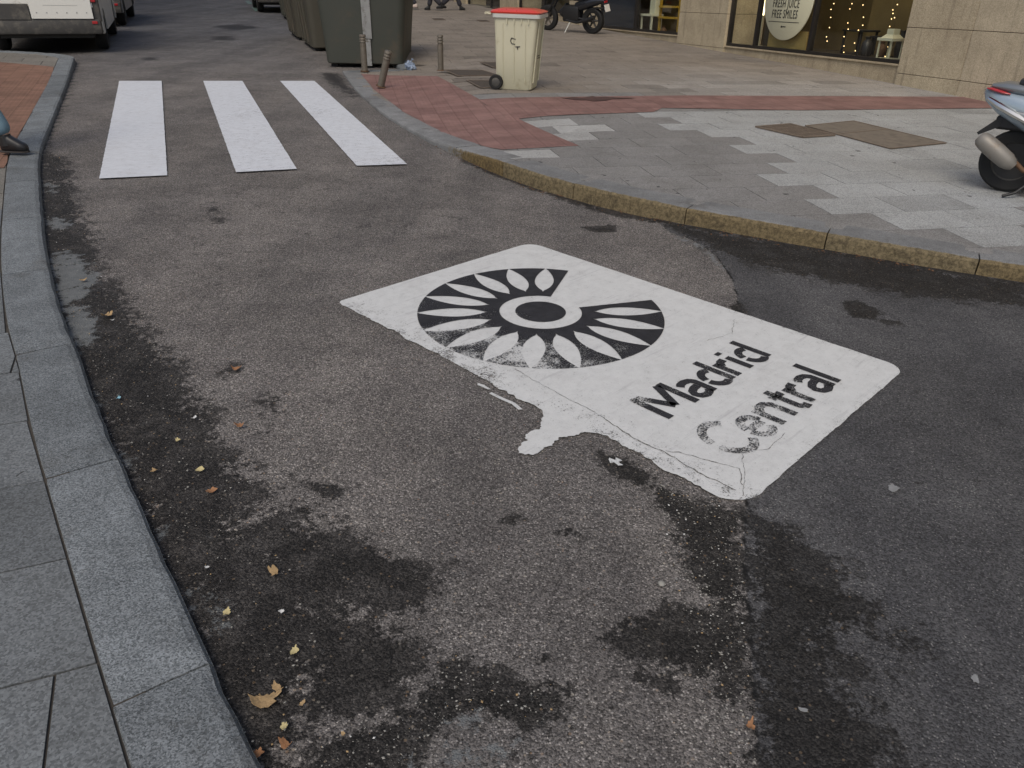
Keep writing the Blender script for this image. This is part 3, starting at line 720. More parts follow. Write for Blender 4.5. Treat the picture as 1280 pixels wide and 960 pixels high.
polyA = [A1[0], A1[1], A1[2], gp([(625,124)], .12)[0], B1[0], B1[1], (-.45, 8.0-.55), (-1.0, 8.3), (-2.75, 13.2)]
polyA = [(-2.72, 13.1)]+[A1[1], gp([(603,124)], .12)[0], gp([(652,124)], .12)[0], B1[0], B1[1], gp([(628,185)], .11)[0], (-1.0, 8.1), (-2.3, 11.3)]
polyB = [gp([(600,124)], .12)[0], gp([(652,123)], .12)[0], gp([(860,120)], .12)[0], (6.6, 11.45), (6.85, 10.3), gp([(1000,138)], .12)[0], gp([(817,140)], .12)[0], B1[0]]
hRin = half(KR, 1, .262)
q_ = lambda x, y, z=.12: gp([(x, y)], z)[0]
polyA1 = [(-2.76, 13.15), A1[1], q_(603, 124), q_(628, 185, .11), (-1.0, 8.1), (-2.3, 11.3)]
polyA2 = [q_(602.5, 124), B1[0], B1[1], q_(627, 185, .11)]
polyA3 = [q_(602.5, 124), q_(652, 124), B1[0]]
polyB1 = [q_(596, 122.5), q_(860, 119.5), q_(817, 140), q_(641, 146)]
polyB2 = [q_(860, 119.5), (6.8, 11.55), (7.2, 10.1), q_(1000, 138), q_(817, 140)]
redsheet('red_paving', [polyA1, polyA2, polyA3], zR, 'red', .0045, lambda c: [near_half(hRin, c)])
redsheet('red_paving', [polyB1, polyB2], zR, 'red', .0062)
hLin = half(KL, 1, .232)
_a, _b = Vector(gp([(67,83)], .08)[0]), Vector(gp([(0,78)], .08)[0]); _c = _a+(_b-_a)*4.5
polyL = [tuple(_a), gp([(61,111)], .08)[0], gp([(4,206)], .07)[0], (-9.5, 2.5), (-16, 8), tuple(_c)]
redsheet('red_paving', [polyL], zL, 'redl', .0045, lambda c: [near_half(hLin, c)])

# ------------------------------------------------------------------ road markings
def sheet(name, outline, z, m, parent=None, wearf=None, step=.04, rough_edge=0.0):
    """flat paint film, triangulated finely enough to carry wear"""
    V = [Vector((p[0], p[1], z)) for p in outline]; bm = bmesh.new(); f = bm.faces.new([bm.verts.new(v) for v in V])
    bmesh.ops.triangulate(bm, faces=[f])
    xs_ = [p[0] for p in outline]; ys_ = [p[1] for p in outline]
    for ax, lo, hi in ((0, min(xs_), max(xs_)), (1, min(ys_), max(ys_))):
        t = lo+step
        while t < hi:
            n = Vector((1, 0, 0)) if ax == 0 else Vector((0, 1, 0))
            bmesh.ops.bisect_plane(bm, geom=bm.verts[:]+bm.edges[:]+bm.faces[:], plane_co=n*t, plane_no=n); t += step
    for f in bm.faces:
        if f.normal.z < 0: f.normal_flip()
    me = bpy.data.meshes.new(name); bm.to_mesh(me); bm.free(); me.materials.append(MT[m])
    at = me.attributes.new('wear', 'FLOAT', 'POINT'); at.data.foreach_set('value', [wearf(v.co.x, v.co.y) if wearf else 0.0 for v in me.vertices])
    o = bpy.data.objects.new(name, me); scene.collection.objects.link(o)
    if parent: o.parent = parent
    return o
for k, (pp, lab) in enumerate([
    ([(149,101),(202,101),(209,219),(124,223)], 'leftmost white zebra stripe, the cleanest one, nearest the left kerb'),
    ([(254,101),(303,101),(371,211),(295,215)], 'middle white zebra stripe with grey tyre scuffs'),
    ([(350,101),(393,101),(509,205),(446,207)], 'rightmost white zebra stripe, slanting towards the tilted bollard kerb')]):
    q = gp(pp, .006); ol = []
    for a, b in zip(q, q[1:]+q[:1]):
        L = math.hypot(b[0]-a[0], b[1]-a[1]); n = max(2, int(L/.06))
        for i in range(n):
            t = i/n; x = a[0]+(b[0]-a[0])*t; y = a[1]+(b[1]-a[1])*t; j = .002
            ol.append((x+random.uniform(-j, j), y+random.uniform(-j, j)) if i else (x, y))
    o = sheet('zebra_stripe', ol, .006, 'zebra', None, lambda x, y, k=k: (.04, .10, .08)[k]+.16*max(0, noise.noise(Vector((x*1.3, y*.9, k)))), step=.15)
    tag(o, lab, 'zebra stripe', 'zebra crossing stripes')
sign = thing('painted_road_sign', 'large white painted rectangle on the asphalt with black sunburst eye emblem and Madrid Central lettering', 'road marking', (SA.x, SA.y, 0), math.atan2(SU.y, SU.x))
# local frame of the sign: x to the right of the reader, y up (towards the reader's far side)
def loc(u, v): return (u, -v)
def jag(u0, v0, u1, v1, amp, step, seed, f1=9, f2=37):
    L = math.hypot(u1-u0, v1-v0); n = int(L/step); nx, ny = -(v1-v0)/L, (u1-u0)/L; o = []
    for i in range(n):
        t = i/n; s = t*L; d = amp*(noise.noise(Vector((s*f1, seed, 0)))+.5*noise.noise(Vector((s*f2, seed, 4))))
        o.append((u0+(u1-u0)*t+nx*d, v0+(v1-v0)*t+ny*d))
    return o
def arc(cu, cv, r, a0, a1, n=8): return [(cu+r*math.cos(R(a0+(a1-a0)*i/n)), cv+r*math.sin(R(a0+(a1-a0)*i/n))) for i in range(n+1)]
W_, H_ = 1.505, 2.42
ol = arc(.035, .035, .035, 180, 270, 4)+jag(.05, 0, W_-.12, 0, .003, .03, 1)+arc(W_-.1, .1, .1, 270, 360)+jag(W_, .12, W_, H_-.13, .003, .03, 2)+arc(W_-.09, H_-.09, .09, 0, 90)
ol += jag(W_-.10, H_, .16, H_+.005, .006, .02, 3)+arc(.13, H_-.13, .14, 90, 160, 6)
ol += jag(.0, 2.27, .02, 1.77, .030, .010, 4)
drip = [(-.02, 1.745), (-.06, 1.735), (-.10, 1.722), (-.125, 1.70), (-.15, 1.715), (-.185, 1.725), (-.215, 1.712), (-.25, 1.722), (-.285, 1.715), (-.31, 1.69), (-.315, 1.668), (-.285, 1.645), (-.26, 1.632), (-.23, 1.636), (-.222, 1.615), (-.20, 1.60), (-.17, 1.60), (-.14, 1.605), (-.11, 1.60), (-.085, 1.575), (-.05, 1.55)]
for p0, p1 in zip(drip, drip[1:]): ol += jag(p0[0], p0[1], p1[0], p1[1], .012, .007, p0[0]*31, 40, 90)
ol += jag(-.03, 1.53, -.01, 1.12, .026, .010, 5)+jag(-.01, 1.12, .0, .05, .016, .010, 6)
def wpanel(x, y):
    u, v = x, -y
    w_ = .42*max(0, 1-u/.2)*(.45+.7*noise.noise(Vector((v*4, 3, 0))))
    w_ += .16*max(0, 1-min(abs(u-W_), abs(v-H_))/.03)
    if u < .01 and v > 1.5: w_ = .0
    return w_+.02
panel = sheet('white_panel', [loc(u, v) for u, v in ol], .0055, 'white', sign, wpanel, .05)
for k, pts in enumerate(([(-.36, 1.38), (-.33, 1.36), (-.30, 1.39), (-.27, 1.43), (-.20, 1.50), (-.21, 1.52), (-.28, 1.46), (-.32, 1.42)],)):
    pass
for pts in ([(-.07, 1.18), (-.058, 1.17), (-.05, 1.20), (-.055, 1.25), (-.065, 1.24)], [(-.085, 1.27), (-.07, 1.27), (-.068, 1.33), (-.06, 1.40), (-.075, 1.46), (-.09, 1.45), (-.078, 1.40), (-.085, 1.33)], [(-.10, 1.93), (-.09, 1.925), (-.085, 1.95), (-.07, 1.94), (-.068, 1.97), (-.085, 1.965), (-.09, 1.99), (-.105, 1.98), (-.10, 1.955), (-.115, 1.95)]):
    sheet('paint_splash', [loc(u, v) for u, v in pts], .0052, 'white', sign, lambda x, y: .16, .02)
EC = (.714, .827)
def wemb(u, v):
    w_ = -.14+max(0, (.66-u))*.72*min(1, max(.1, (v-.15)/.45))
    w_ += .22*noise.noise(Vector((u*5, v*5, 1)))
    if v > 1.0: w_ += .16*max(0, 1-abs(u-.5)/.45)
    if u > .8 and v < 1.2: w_ -= .15
    d = math.hypot(u-.17, v-.50)
    w_ += .05*max(0, (math.hypot(u-EC[0], v-EC[1])-.45)/.2)*(u < .75)
    if d < .1: w_ -= .5*(1-d/.1)
    return w_
# emblem rays: sixteen rays divided by fifteen lens shaped petals
V, F, Wv = [], [], []
NP = 15; a_first, a_last = -28.0, -332.0; pet = [-40.2-19.85*i for i in range(NP)]
def halfl(r):                                   # petal half angle (deg) at radius r
    t = (r-.295)/(.652-.295)
    if t <= 0 or t >= 1: return 0.0
    return math.degrees((.055*math.sin(math.pi*t**.85)**.85)/r)
rs = [.218+(.30-.218)*i/4 for i in range(4)]+[.30+(.648-.30)*i/22 for i in range(23)]
edges = [a_first]+pet+[a_last]
for i in range(NP+1):
    a0, a1 = edges[i], edges[i+1]; nA = 8; grid = []
    for r in rs:
        h0 = halfl(r) if i > 0 else 0; h1 = halfl(r) if i < NP else 0; row = []
        for q in range(nA+1):
            a = R((a0-h0)+((a1+h1)-(a0-h0))*q/nA); u, v = EC[0]+r*math.cos(a), EC[1]+r*math.sin(a)
            row.append(len(V)); V.append((*loc(u, v), 0)); Wv.append(wemb(u, v))
        grid.append(row)
    for g0, g1 in zip(grid, grid[1:]):
        for q in range(nA): F.append((g0[q], g0[q+1], g1[q+1], g1[q]))
rays = mesh_np('sunburst_rays', [(x, y, .0085) for x, y, z in V], F, 'black', {'wear': Wv}, parent=sign)
V = [(*loc(*EC), .0085)]+[(*loc(EC[0]+.134*math.cos(R(a*7.5)), EC[1]+.134*math.sin(R(a*7.5))), .0085) for a in range(48)]
mesh_np('pupil', V, [(0, 1+k, 1+(k+1) % 48) for k in range(48)], 'black', {'wear': [-.15]+[-.1+.35*max(0, -(math.cos(R(k*7.5-30)))-.3) for k in range(48)]}, parent=sign)
# stencil lettering
def stroke(pts, w, V, F, Wv, wearf):
    pts = [Vector(p) for p in pts]; b0 = len(V)
    # resample
    q = []
    for a, b in zip(pts, pts[1:]):
        n = max(1, int((b-a).length/.012))
        for i in range(n): q.append(a.lerp(b, i/n))
    q.append(pts[-1])
    for i, p in enumerate(q):
        t = (q[min(i+1, len(q)-1)]-q[max(i-1, 0)]).normalized(); n = Vector((-t.y, t.x))*w/2
        for s in (-1, -.33, .33, 1):
            pp = p+n*s; V.append((*loc(pp.x, pp.y), .0085)); Wv.append(wearf(pp.x, pp.y))
    for i in range(len(q)-1):
        for j in range(3): a = b0+i*4+j; F.append((a, a+1, a+5, a+4))
def el(cx, cy, rx, ry, a0, a1, n=14): return [(cx+rx*math.cos(R(a0+(a1-a0)*i/n)), cy+ry*math.sin(R(a0+(a1-a0)*i/n))) for i in range(n+1)]
# each letter in a cell: x 0..w, y 0 (cap top) .. 1 (baseline); v grows downward
LET = {
 'M': (.80, [[(.07, 1), (.07, 0)], [(.14, .03), (.40, .78)], [(.40, .78), (.66, .03)], [(.73, 0), (.73, 1)]]),
 'a': (.50, [[(.10, .42), (.16, .36), (.26, .34), (.36, .38), (.41, .48), (.41, 1)], [(.34, .62), (.22, .64), (.12, .70), (.08, .80), (.12, .93), (.22, .98), (.32, .94), (.36, .88)]]),
 'd': (.54, [[(.45, -.02), (.45, 1)], el(.27, .67, .19, .31, -60, -172), el(.27, .67, .19, .31, -188, -300)]),
 'r': (.36, [[(.09, .34), (.09, 1)], [(.14, .50), (.22, .38), (.34, .36)]]),
 'i': (.22, [[(.10, .34), (.10, 1)], [(.10, .06), (.10, .18)]]),
 'C': (.66, [el(.38, .5, .30, .49, -42, -172, 18), el(.38, .5, .30, .49, -188, -318, 18)]),
 'e': (.52, [el(.26, .67, .19, .31, -12, -172, 14), el(.26, .67, .19, .31, -188, -325, 14), [(.10, .66), (.42, .66)]]),
 'n': (.54, [[(.09, .34), (.09, 1)], [(.13, .46), (.22, .36), (.34, .36), (.43, .48), (.44, 1)]]),
 't': (.36, [[(.16, .14), (.16, .88), (.22, .98), (.32, .96)], [(.03, .38), (.32, .38)]]),
 'l': (.22, [[(.10, -.02), (.10, 1)]]),
}
def word(txt, u0, u1, v0, v1, w, wearf, name):
    tot = sum(LET[c][0] for c in txt); sx = (u1-u0)/tot; x = 0; V, F, Wv = [], [], []
    for c in txt:
        for st in LET[c][1]: stroke([(u0+(x+p[0])*sx, v0+(v1-v0)*p[1]) for p in st], w, V, F, Wv, wearf)
        x += LET[c][0]
    o = mesh_np(name, V, F, 'black', {'wear': Wv}, parent=sign); return o
word('Madrid', .300, 1.165, 1.718, 1.922, .038, lambda u, v: .03+.12*noise.noise(Vector((u*9, v*9, 7)))+(.18 if u < .38 and v < 1.8 else 0)+(.1 if u > .75 and u < .9 else 0), 'lettering')
word('Central', .250, 1.175, 2.050, 2.264, .038, lambda u, v: max(.0, .27-.36*max(0, u-.45))+.10*noise.noise(Vector((u*9, v*9, 9))), 'lettering')
def crackline(pts, w, seed):
    pts = [Vector(p) for p in pts]; V, F, Wv = [], [], []; q = []
    for a, b in zip(pts, pts[1:]):
        n = max(1, int((b-a).length/.012))
        for i in range(n):
            p = a.lerp(b, i/n); q.append(p+Vector((noise.noise(Vector((p.x*30, p.y*30, seed))), noise.noise(Vector((p.y*30, p.x*30, seed+3)))))*.010)
    q.append(pts[-1])
    for i, p in enumerate(q):
        t = (q[min(i+1, len(q)-1)]-q[max(i-1, 0)]).normalized(); n = Vector((-t.y, t.x))*w/2*(.5+abs(noise.noise(Vector((i*.4, seed, 0))))*2.2)
        for s in (-1, 1): V.append((*loc(*(p+n*s)), .0078)); Wv.append(.05)
    for i in range(len(q)-1): F.append((2*i, 2*i+1, 2*i+3, 2*i+2))
    mesh_np('crack', V, F, 'crackm', {'wear': Wv}, parent=sign)
MT['crackm'] = paint('crack_dirt', (.10, .095, .09), .18)
crackline([(.151, 1.19), (.127, 1.486), (.124, 1.686), (.10, 1.805)], .003, 1)
crackline([(.10, 1.805), (.080, 1.96), (.091, 2.062), (.07, 2.218), (.076, 2.36)], .0055, 2)
crackline([(.105, 2.041), (.146, 2.126), (.172, 2.218), (.205, 2.303), (.12, 2.36)], .0035, 3)
crackline([(1.411, 1.58), (1.30, 1.63), (1.229, 1.665), (1.05, 1.62)], .0022, 4)
crackline([(.55, 2.30), (.40, 2.31), (.315, 2.25), (.173, 2.336), (.063, 2.394)], .002, 5)
# teal parking dashes far up the street
for px, lab in (([(152,17),(158,17),(157,23),(150,24)], 'worn teal parking dash on the road beside the second parked van'),
                ([(157,9),(163,8),(161,13),(155,14)], 'farther worn teal parking dash left of the street'),
                ([(306,1),(311,1),(316,5),(310,5)], 'farther faint teal parking dash on the right of the street'),
                ([(314,9),(320,9),(325,13),(319,14)], 'nearer faint teal parking dash on the right of the street')):
    q = gp(px, .006); m_ = MB(); m_.poly(q, .008); o = m_.build('parking_dash', 'tealpaint'); tag(o, lab, 'parking mark', 'teal parking dashes')

# ------------------------------------------------------------------ covers and grates in the right pavement
def quad_thing(name, px, z, m, label, cat, th=.006, group=None):
    q = gp(px, z); c = sum((Vector(p) for p in q), Vector((0, 0)))/len(q)
    root = thing(name, label, cat, (c.x, c.y, z), 0, group)
    m_ = MB(); m_.poly([(p[0]-c.x, p[1]-c.y, 0) for p in q], None, th); m_.build('cover_plate' if 'grate' not in name else 'pit', m, root)
    return root, [Vector(p)-c for p in q]
zc = .122
root, q = quad_thing('drain_grate', [(945,159),(988,155.5),(1043,169.5),(1003,172)], zc, 'void', 'slotted iron drain grate in the pavement, left of the large tan inspection cover', 'drain grate', .001)
m_ = MB()
def barq(a, b, w, z0, z1, mb):
    d = (b-a).normalized(); n = Vector((-d.y, d.x))*w/2
    p = [a-n, b-n, b+n, a+n]; mb.rings([[(*v, z0) for v in p], [(*v, z1) for v in p]])
for i in range(4): barq(q[i], q[(i+1) % 4], .03, 0, .012, m_)
for i in range(1, 13):
    t = i/13; barq(q[0].lerp(q[1], t), q[3].lerp(q[2], t), .016, 0, .011, m_)
for t in (.25, .5, .75): barq(q[0].lerp(q[3], t), q[1].lerp(q[2], t), .014, 0, .0105, m_)
m_.build('bars', 'grate', root)
def cover(px, m, label, parts=True, th=.004):
    root, q = quad_thing('inspection_cover', px, zc, m, label, 'cover', th)
    m_ = MB()
    for i in range(4): barq(q[i], q[(i+1) % 4], .02, 0, .0075, m_)
    m_.build('frame', 'grate', root); return root, q
root, q = cover([(1007,157.5),(1067,151.5),(1182,179),(1113,186)], 'coverstone', 'large tan stone-filled inspection cover in the pavement beside the slotted drain grate')
m_ = MB(); barq(q[0].lerp(q[3], .4), q[1].lerp(q[2], .4), .018, 0, .0068, m_); m_.build('joint_strip', 'grate', root)
cover([(555,87.5),(603,88),(622,94),(572,95)], 'covermetal', 'long brown iron cover just right of the upright far bollard')
cover([(583,100.5),(628,101),(640,109),(601,110)], 'covermetal', 'brown iron cover partly hidden by the wheel of the cream bin')
cover([(600,78),(640,78),(640,84.5),(618,85)], 'covermetal', 'farthest small brown cover, behind the cream bin')
for px, lab in (([(540,23),(553,23),(557,25),(543,25)], 'thin dark slot cover on the far pavement, left one'), ([(596,25),(608,25),(612,27),(600,27)], 'thin dark slot cover on the far pavement, right one by the bin lid')):
    cover(px, 'covermetal', lab)
# broken dip in the red strip: a dark ragged hollow with loose crumbs
hp = [(697,121.2),(706,122.6),(716,121.4),(728,122.3),(741,120.2),(746,121.8),(757,121.2),(772,122.2),(797,122.6),(778,123.8),(766,124),(757,126),(742,126.8),(733,125.4),(720,125),(708,123.6)]
q = gp(hp, .125); m_ = MB(); m_.poly(q, .1295); o = m_.build('broken_paving', mat('wet_hollow', (.075, .038, .032), .8, ns=12, amt=.6)); tag(o, 'dark ragged hollow with broken edge in the red paving strip right of the bin', 'paving damage')

# ------------------------------------------------------------------ building
es3 = Vector((.32777285, -.9441701, .03328336)); up3 = Vector((-.01091543, .03144257, .99944596)); yn3 = up3.cross(es3)
BM = Matrix(((es3.x, yn3.x, up3.x, 5.92), (es3.y, yn3.y, up3.y, 12.76), (es3.z, yn3.z, up3.z, .12), (0, 0, 0, 1)))
bld = thing('shop_building', 'tan granite shop building with large dark framed display windows', 'building', mw=BM)
def wbox(mb, s0, s1, y0, y1, h0, h1, bev=0.0): mb.box(((s0+s1)/2, (y0+y1)/2, (h0+h1)/2), (s1-s0, y1-y0, h1-h0), bev=bev)
def pier(s0, s1, y0, m='stone', hs=(-1.2, .16, .81, 1.46, 2.11, 2.76, 3.4), name='pier'):
    a = MB()
    for h0, h1 in zip(hs, hs[1:]): wbox(a, s0, s1, y0, .9, h0+.004, h1-.004, .004)
    p = a.build(name, m, bld); b = MB(); wbox(b, s0+.012, s1-.012, y0+.012, .88, hs[0], hs[-1]); b.build('joint', 'mortar', p); return p
pier(0.0, 1.2, -.02)
pier(-6.92, -4.95, -.02, hs=(-1.2, .235, .885, 1.535, 2.185, 2.8, 3.4))
pier(-13.6, -11.45, -.02, hs=(-1.2, .3, .95, 1.6, 2.25, 2.9, 3.4))
for s in (-20.6, -27.6, -34.6, -41.6): pier(s, s+2.1, -.02, hs=(-.6, .6, 1.25, 1.9, 2.55, 3.4))
def plinth(s0, s1, top, m='plinth'):
    a = MB(); wbox(a, s0, s1, .03, .35, -1.2, top-.03); wbox(a, s0+.002, s1-.002, .0, .36, top-.028, top, .004); return a.build('plinth', m, bld)
plinth(-4.945, -.005, .285); plinth(-11.445, -6.925, .40); plinth(-18.495, -13.605, .7); plinth(-25.4, -20.7+2.21, .7)
for s in (-27.6, -34.6): plinth(s-4.85, s-.01, .7)
a = MB(); wbox(a, -46, 1.2, .05, .9, 3.41, 14); a.build('upper_wall', 'stone', bld)
a = MB(); wbox(a, -46, 1.1, 1.9, 2.0, -1.2, 3.41); a.build('back_wall', 'interior', bld)
a = MB(); wbox(a, -46, 1.1, .36, 1.9, 3.3, 3.4); a.build('display_ceiling', 'interiordark', bld)
a = MB(); wbox(a, -46, 1.1, .36, 1.9, -.6, .0); a.build('display_floor', 'interiordark', bld)
def window(s0, s1, h0, mull, h1=3.2):
    a = MB(); f = .055
    wbox(a, s0, s1, .04, .14, h0, h0+.05); wbox(a, s0, s1, .04, .14, h1, h1+.2)
    wbox(a, s0, s0+f, .042, .138, h0+.05, h1); wbox(a, s1-f, s1, .042, .138, h0+.05, h1)
    w_ = a.build('window', 'darkframe', bld)
    for ml in mull: b = MB(); wbox(b, ml-.03, ml+.03, .044, .136, h0+.05, h1); b.build('mullion', 'darkframe', w_)
    b = MB(); wbox(b, s0+f, s1-f, .085, .091, h0+.05, h1); b.build('glass', 'glass', w_)
    # display box floor and cheeks
    b = MB(); wbox(b, s0, s1, .14, 1.3, h0-.05, h0+.01); b.build('display_shelf', 'interiordark', w_)
    return w_
window(-4.945, -.005, .29, [-2.30, -3.98]); window(-11.445, -6.925, .405, [-9.24, -9.33+.02]); window(-18.49, -13.61, .71, [-16]); window(-25.4, -18.5, .71, [-22])
a = MB(); wbox(a, -2.27, -.06, 1.25, 1.29, .3, 3.2); a.build('display_backdrop', 'interior', bld)
a = MB(); wbox(a, -11.39, -9.36, .10, .16, .46, 3.19); a.build('blind_panel', 'navy', bld)
a = MB(); wbox(a, -4.89, -3.995, .9, .94, .3, 3.2); a.build('display_backdrop', 'interiordark', bld)
# wall beyond the corner, turned a little
TW = R(-5)
a = MB(); rot = Matrix.Rotation(TW, 3, 'Z')
for h0, h1 in zip((-1.2, .16, .81, 1.46, 2.11, 2.76, 3.4, 14), (.16, .81, 1.46, 2.11, 2.76, 3.4, 14)):
    for s0, s1 in ((0, 1.35), (1.358, 2.7), (2.708, 4.05), (4.058, 9)):
        if h1 == 14: h1 = 13.9
        cx, cy, cz = (s0+s1)/2, .4, (h0+h1)/2; v = rot @ Vector((cx, cy, 0))
        a.box((1.206+v.x, -.02+v.y, cz), (s1-s0-.002, .8, h1-h0-.008), rot=rot, bev=.004)
wing = a.build('side_wall', 'stone2', bld)
a = MB(); v = rot @ Vector((4.5, .41, 0)); a.box((1.206+v.x, -.02+v.y, 5), (8.95, .79, 12.4), rot=rot); a.build('joint', 'mortar', wing)
def bthing(name, label, cat, s, y, h, group=None):
    return thing(name, label, cat, mw=BM @ Matrix.Translation((s, y, h)), group=group)
def text_mesh(txt, size, sx=1.0, bold=0.0):
    c = bpy.data.curves.new('t', 'FONT'); c.body = txt; c.size = size; c.align_x = 'CENTER'; c.offset = bold; c.extrude = .002; c.space_character = 1.12
    o = bpy.data.objects.new('t', c); scene.collection.objects.link(o); dg = bpy.context.evaluated_depsgraph_get()
    me = bpy.data.meshes.new_from_object(o.evaluated_get(dg)); bpy.data.objects.remove(o); bpy.data.curves.remove(c)
    for v in me.vertices: v.co = Vector((v.co.x*sx, -v.co.z, v.co.y))
    return me
dsn = bthing('round_sign', 'big round cream window sign reading FRESH JUICE FREE SMILES', 'sign', -3.09, .040, 1.20)
a = MB(); a.lathe([(0, 0), (.71, 0), (.72, .008), (.72, .022), (.71, .03), (0, .03)], 'Y', n=72); a.build('board', 'discsign', dsn, True)
for txt, h in (('FRESH JUICE', -.165), ('FREE SMILES', -.345)):
    me = text_mesh(txt, .205, .64, .0); me.materials.append(MT['ink']); o = bpy.data.objects.new('lettering', me); scene.collection.objects.link(o); o.parent = dsn; o.location = (-.04, -.004, h+.0)
for txt, h in (('GREAT DAY', .1),): pass
a = MB(); wbox(a, -.50, .42, -.005, -.001, -.415, -.405); a.build('underline', 'ink', dsn)
a = MB(); wbox(a, -.09, -.05, -.005, -.001, -.505, -.475); wbox(a, -.04, .05, -.005, -.001, -.498, -.482); a.build('small_print', 'ink', dsn)
t = bthing('display_board', 'mustard board standing behind the round cream sign in the window', 'board', -3.10, .17, .31); a = MB(); a.box((0, 0, .17), (1.16, .03, .33), bev=.006); a.build('board_face', 'cardboard', t)
a = MB(); a.box((0, .12, .06), (.5, .2, .11), bev=.01); a.build('foot', 'cardboard', t)
t = bthing('tube_lamp', 'tall slim standing lamp with glowing top at the left end of the window', 'lamp', -4.24, .34, .31)
a = MB(); a.tube([(0, 0, 0), (0, 0, .56)], .022); a.build('post', 'whitewood', t, True); a = MB(); a.tube([(0, 0, .57), (0, 0, 1.15)], .03); a.build('light_tube', 'tube', t, True)
a = MB(); a.lathe([(0, 0), (.09, 0), (.09, .015), (0, .02)], 'Z', n=20); a.build('base', 'whitewood', t)
# lantern
t = bthing('candle_lantern', 'white wooden candle lantern standing at the right end of the shop window', 'lantern', -.66, .36, .31); t.scale = (.85, .85, .88)
a = MB(); a.box((0, 0, .01), (.36, .3, .03), bev=.004); a.build('base', 'whitewood', t)
for sx in (-1, 1):
    for sy in (-1, 1): a = MB(); a.box((sx*.155, sy*.13, .17), (.025, .025, .29)); a.build('corner_post', 'whitewood', t)
a = MB(); a.box((0, 0, .34), (.40, .34, .05), bev=.004); a.box((0, 0, .395), (.3, .26, .06), taper=(.6, .6)); a.box((0, 0, .47), (.17, .15, .09), bev=.005); a.build('roof', 'whitewood', t)
a = MB(); a.lathe([(0, 0), (.04, 0), (.04, .2), (0, .2)], 'Z', (0, 0, .025), 16); a.build('candle', 'candle', t)
t = bthing('gift_box', 'small dark red gift box beside the white lantern', 'box', -.36, .45, .31); a = MB(); a.box((0, 0, .08), (.12, .12, .16), bev=.004); a.build('box_body', 'redbox', t); a = MB(); a.box((0, 0, .165), (.13, .13, .02)); a.build('lid', 'redbox', t)
# dark goods in the display
goods = []
def stoolish(s, y, w_, h_, lab, m='interiordark'):
    t = bthing('display_stand', lab, 'display stand', s, y, .31); a = MB(); a.box((0, 0, h_), (w_, w_*.8, .03), bev=.004); a.build('top', m, t)
    for sx in (-1, 1):
        for sy in (-1, 1): a = MB(); a.box((sx*w_*.42, sy*w_*.33, h_/2), (.03, .03, h_)); a.build('leg', m, t)
stoolish(-1.9, .8, .5, .38, 'dark low display stand behind the left end of the fairy lights', 'blackplastic')
stoolish(-1.25, .9, .55, .30, 'dark wider display stand in the middle of the right display window', 'blackplastic')
def vase(s, y, r, h, lab, m):
    t = bthing('vase', lab, 'vase', s, y, .31); a = MB(); a.lathe([(0, 0), (r*.7, 0), (r, h*.35), (r*.85, h*.7), (r*.4, h*.88), (r*.5, h), (r*.42, h), (0, h*.9)], 'Z', n=20); a.build('body', m, t, True)
    a = MB(); a.lathe([(r*.5, h-.002), (r*.58, h+.006), (r*.5, h+.012)], 'Z', n=20); a.build('rim', m, t)
vase(-1.35, .5, .10, .30, 'dark rounded vase among the fairy lights', 'seat'); vase(-1.05, .55, .08, .24, 'smaller brown vase right of the dark rounded vase', 'rust'); vase(-.8, .7, .09, .42, 'tall dark vase left of the white lantern', 'seat')
# fairy lights, each bulb a part
k_ = 0
for (s, y, lab) in ((-2.12, .30, 'first warm fairy light string from the dark mullion'), (-1.95, .55, 'second warm fairy light string from the dark mullion'), (-1.55, .45, 'third fairy light string, over the dark display stands'), (-1.15, .7, 'fairy light string in the middle of the right window'), (-.85, .5, 'fairy light string left of the white lantern'), (-.14, .3, 'rightmost fairy light string beside the stone pier')):
    t = bthing('fairy_lights', lab, 'string lights', s, y, .31, 'fairy light strings in the window')
    pts = [(.02*math.sin(i*1.7+s*9)+.02*noise.noise(Vector((i, s, 0))), .02*math.cos(i*1.3), i*.1) for i in range(27)]
    a = MB(); a.tube(pts, .0015, 5); a.build('wire', 'blackplastic', t)
    bme = None
    for i in range(0, 26):
        if (i*7+k_) % 4 == 3: continue
        if bme is None: a = MB(); bmesh.ops.create_icosphere(a.bm, subdivisions=1, radius=.009); b = a.build('bulb', 'bulb', t); bme = b.data
        else: b = bpy.data.objects.new('bulb', bme); scene.collection.objects.link(b); b.parent = t
        b.location = Vector(pts[i])+Vector((random.uniform(-.03, .03), random.uniform(-.03, 0), random.uniform(-.03, .03)))
    k_ += 1
# first window: white shelf and yellow ladder shelf
t = bthing('ladder_shelf', 'yellow wooden ladder shelf in the farther shop window', 'shelf', -8.02, .34, .42)
for sx in (-1, 1): a = MB(); a.box((sx*.47, 0, .75), (.07, .05, 1.5), bev=.004); a.build('upright', 'yellowwood', t)
for h in (.32, .56, .95, 1.3): a = MB(); a.box((0, .02, h), (.87, .22, .045), bev=.004); a.build('shelf_board', 'yellowwood', t)
t = bthing('white_shelf', 'white side table left of the yellow ladder shelf in the farther window', 'table', -9.02, .38, .42)
a = MB(); a.box((0, 0, .36), (.62, .34, .05), bev=.004); a.build('top', 'whitewood', t)
for sx in (-1, 1):
    for sy in (-1, 1): a = MB(); a.box((sx*.27, sy*.13, .17), (.04, .04, .34)); a.build('leg', 'whitewood', t)
a = MB(); a.box((.1, .05, .62), (.28, .2, .48), bev=.01); a.build('cabinet', 'whitewood', t)
vase(-8.0, .20, .09, .24, 'brown rounded vase on the floor before the yellow ladder shelf', 'rust')
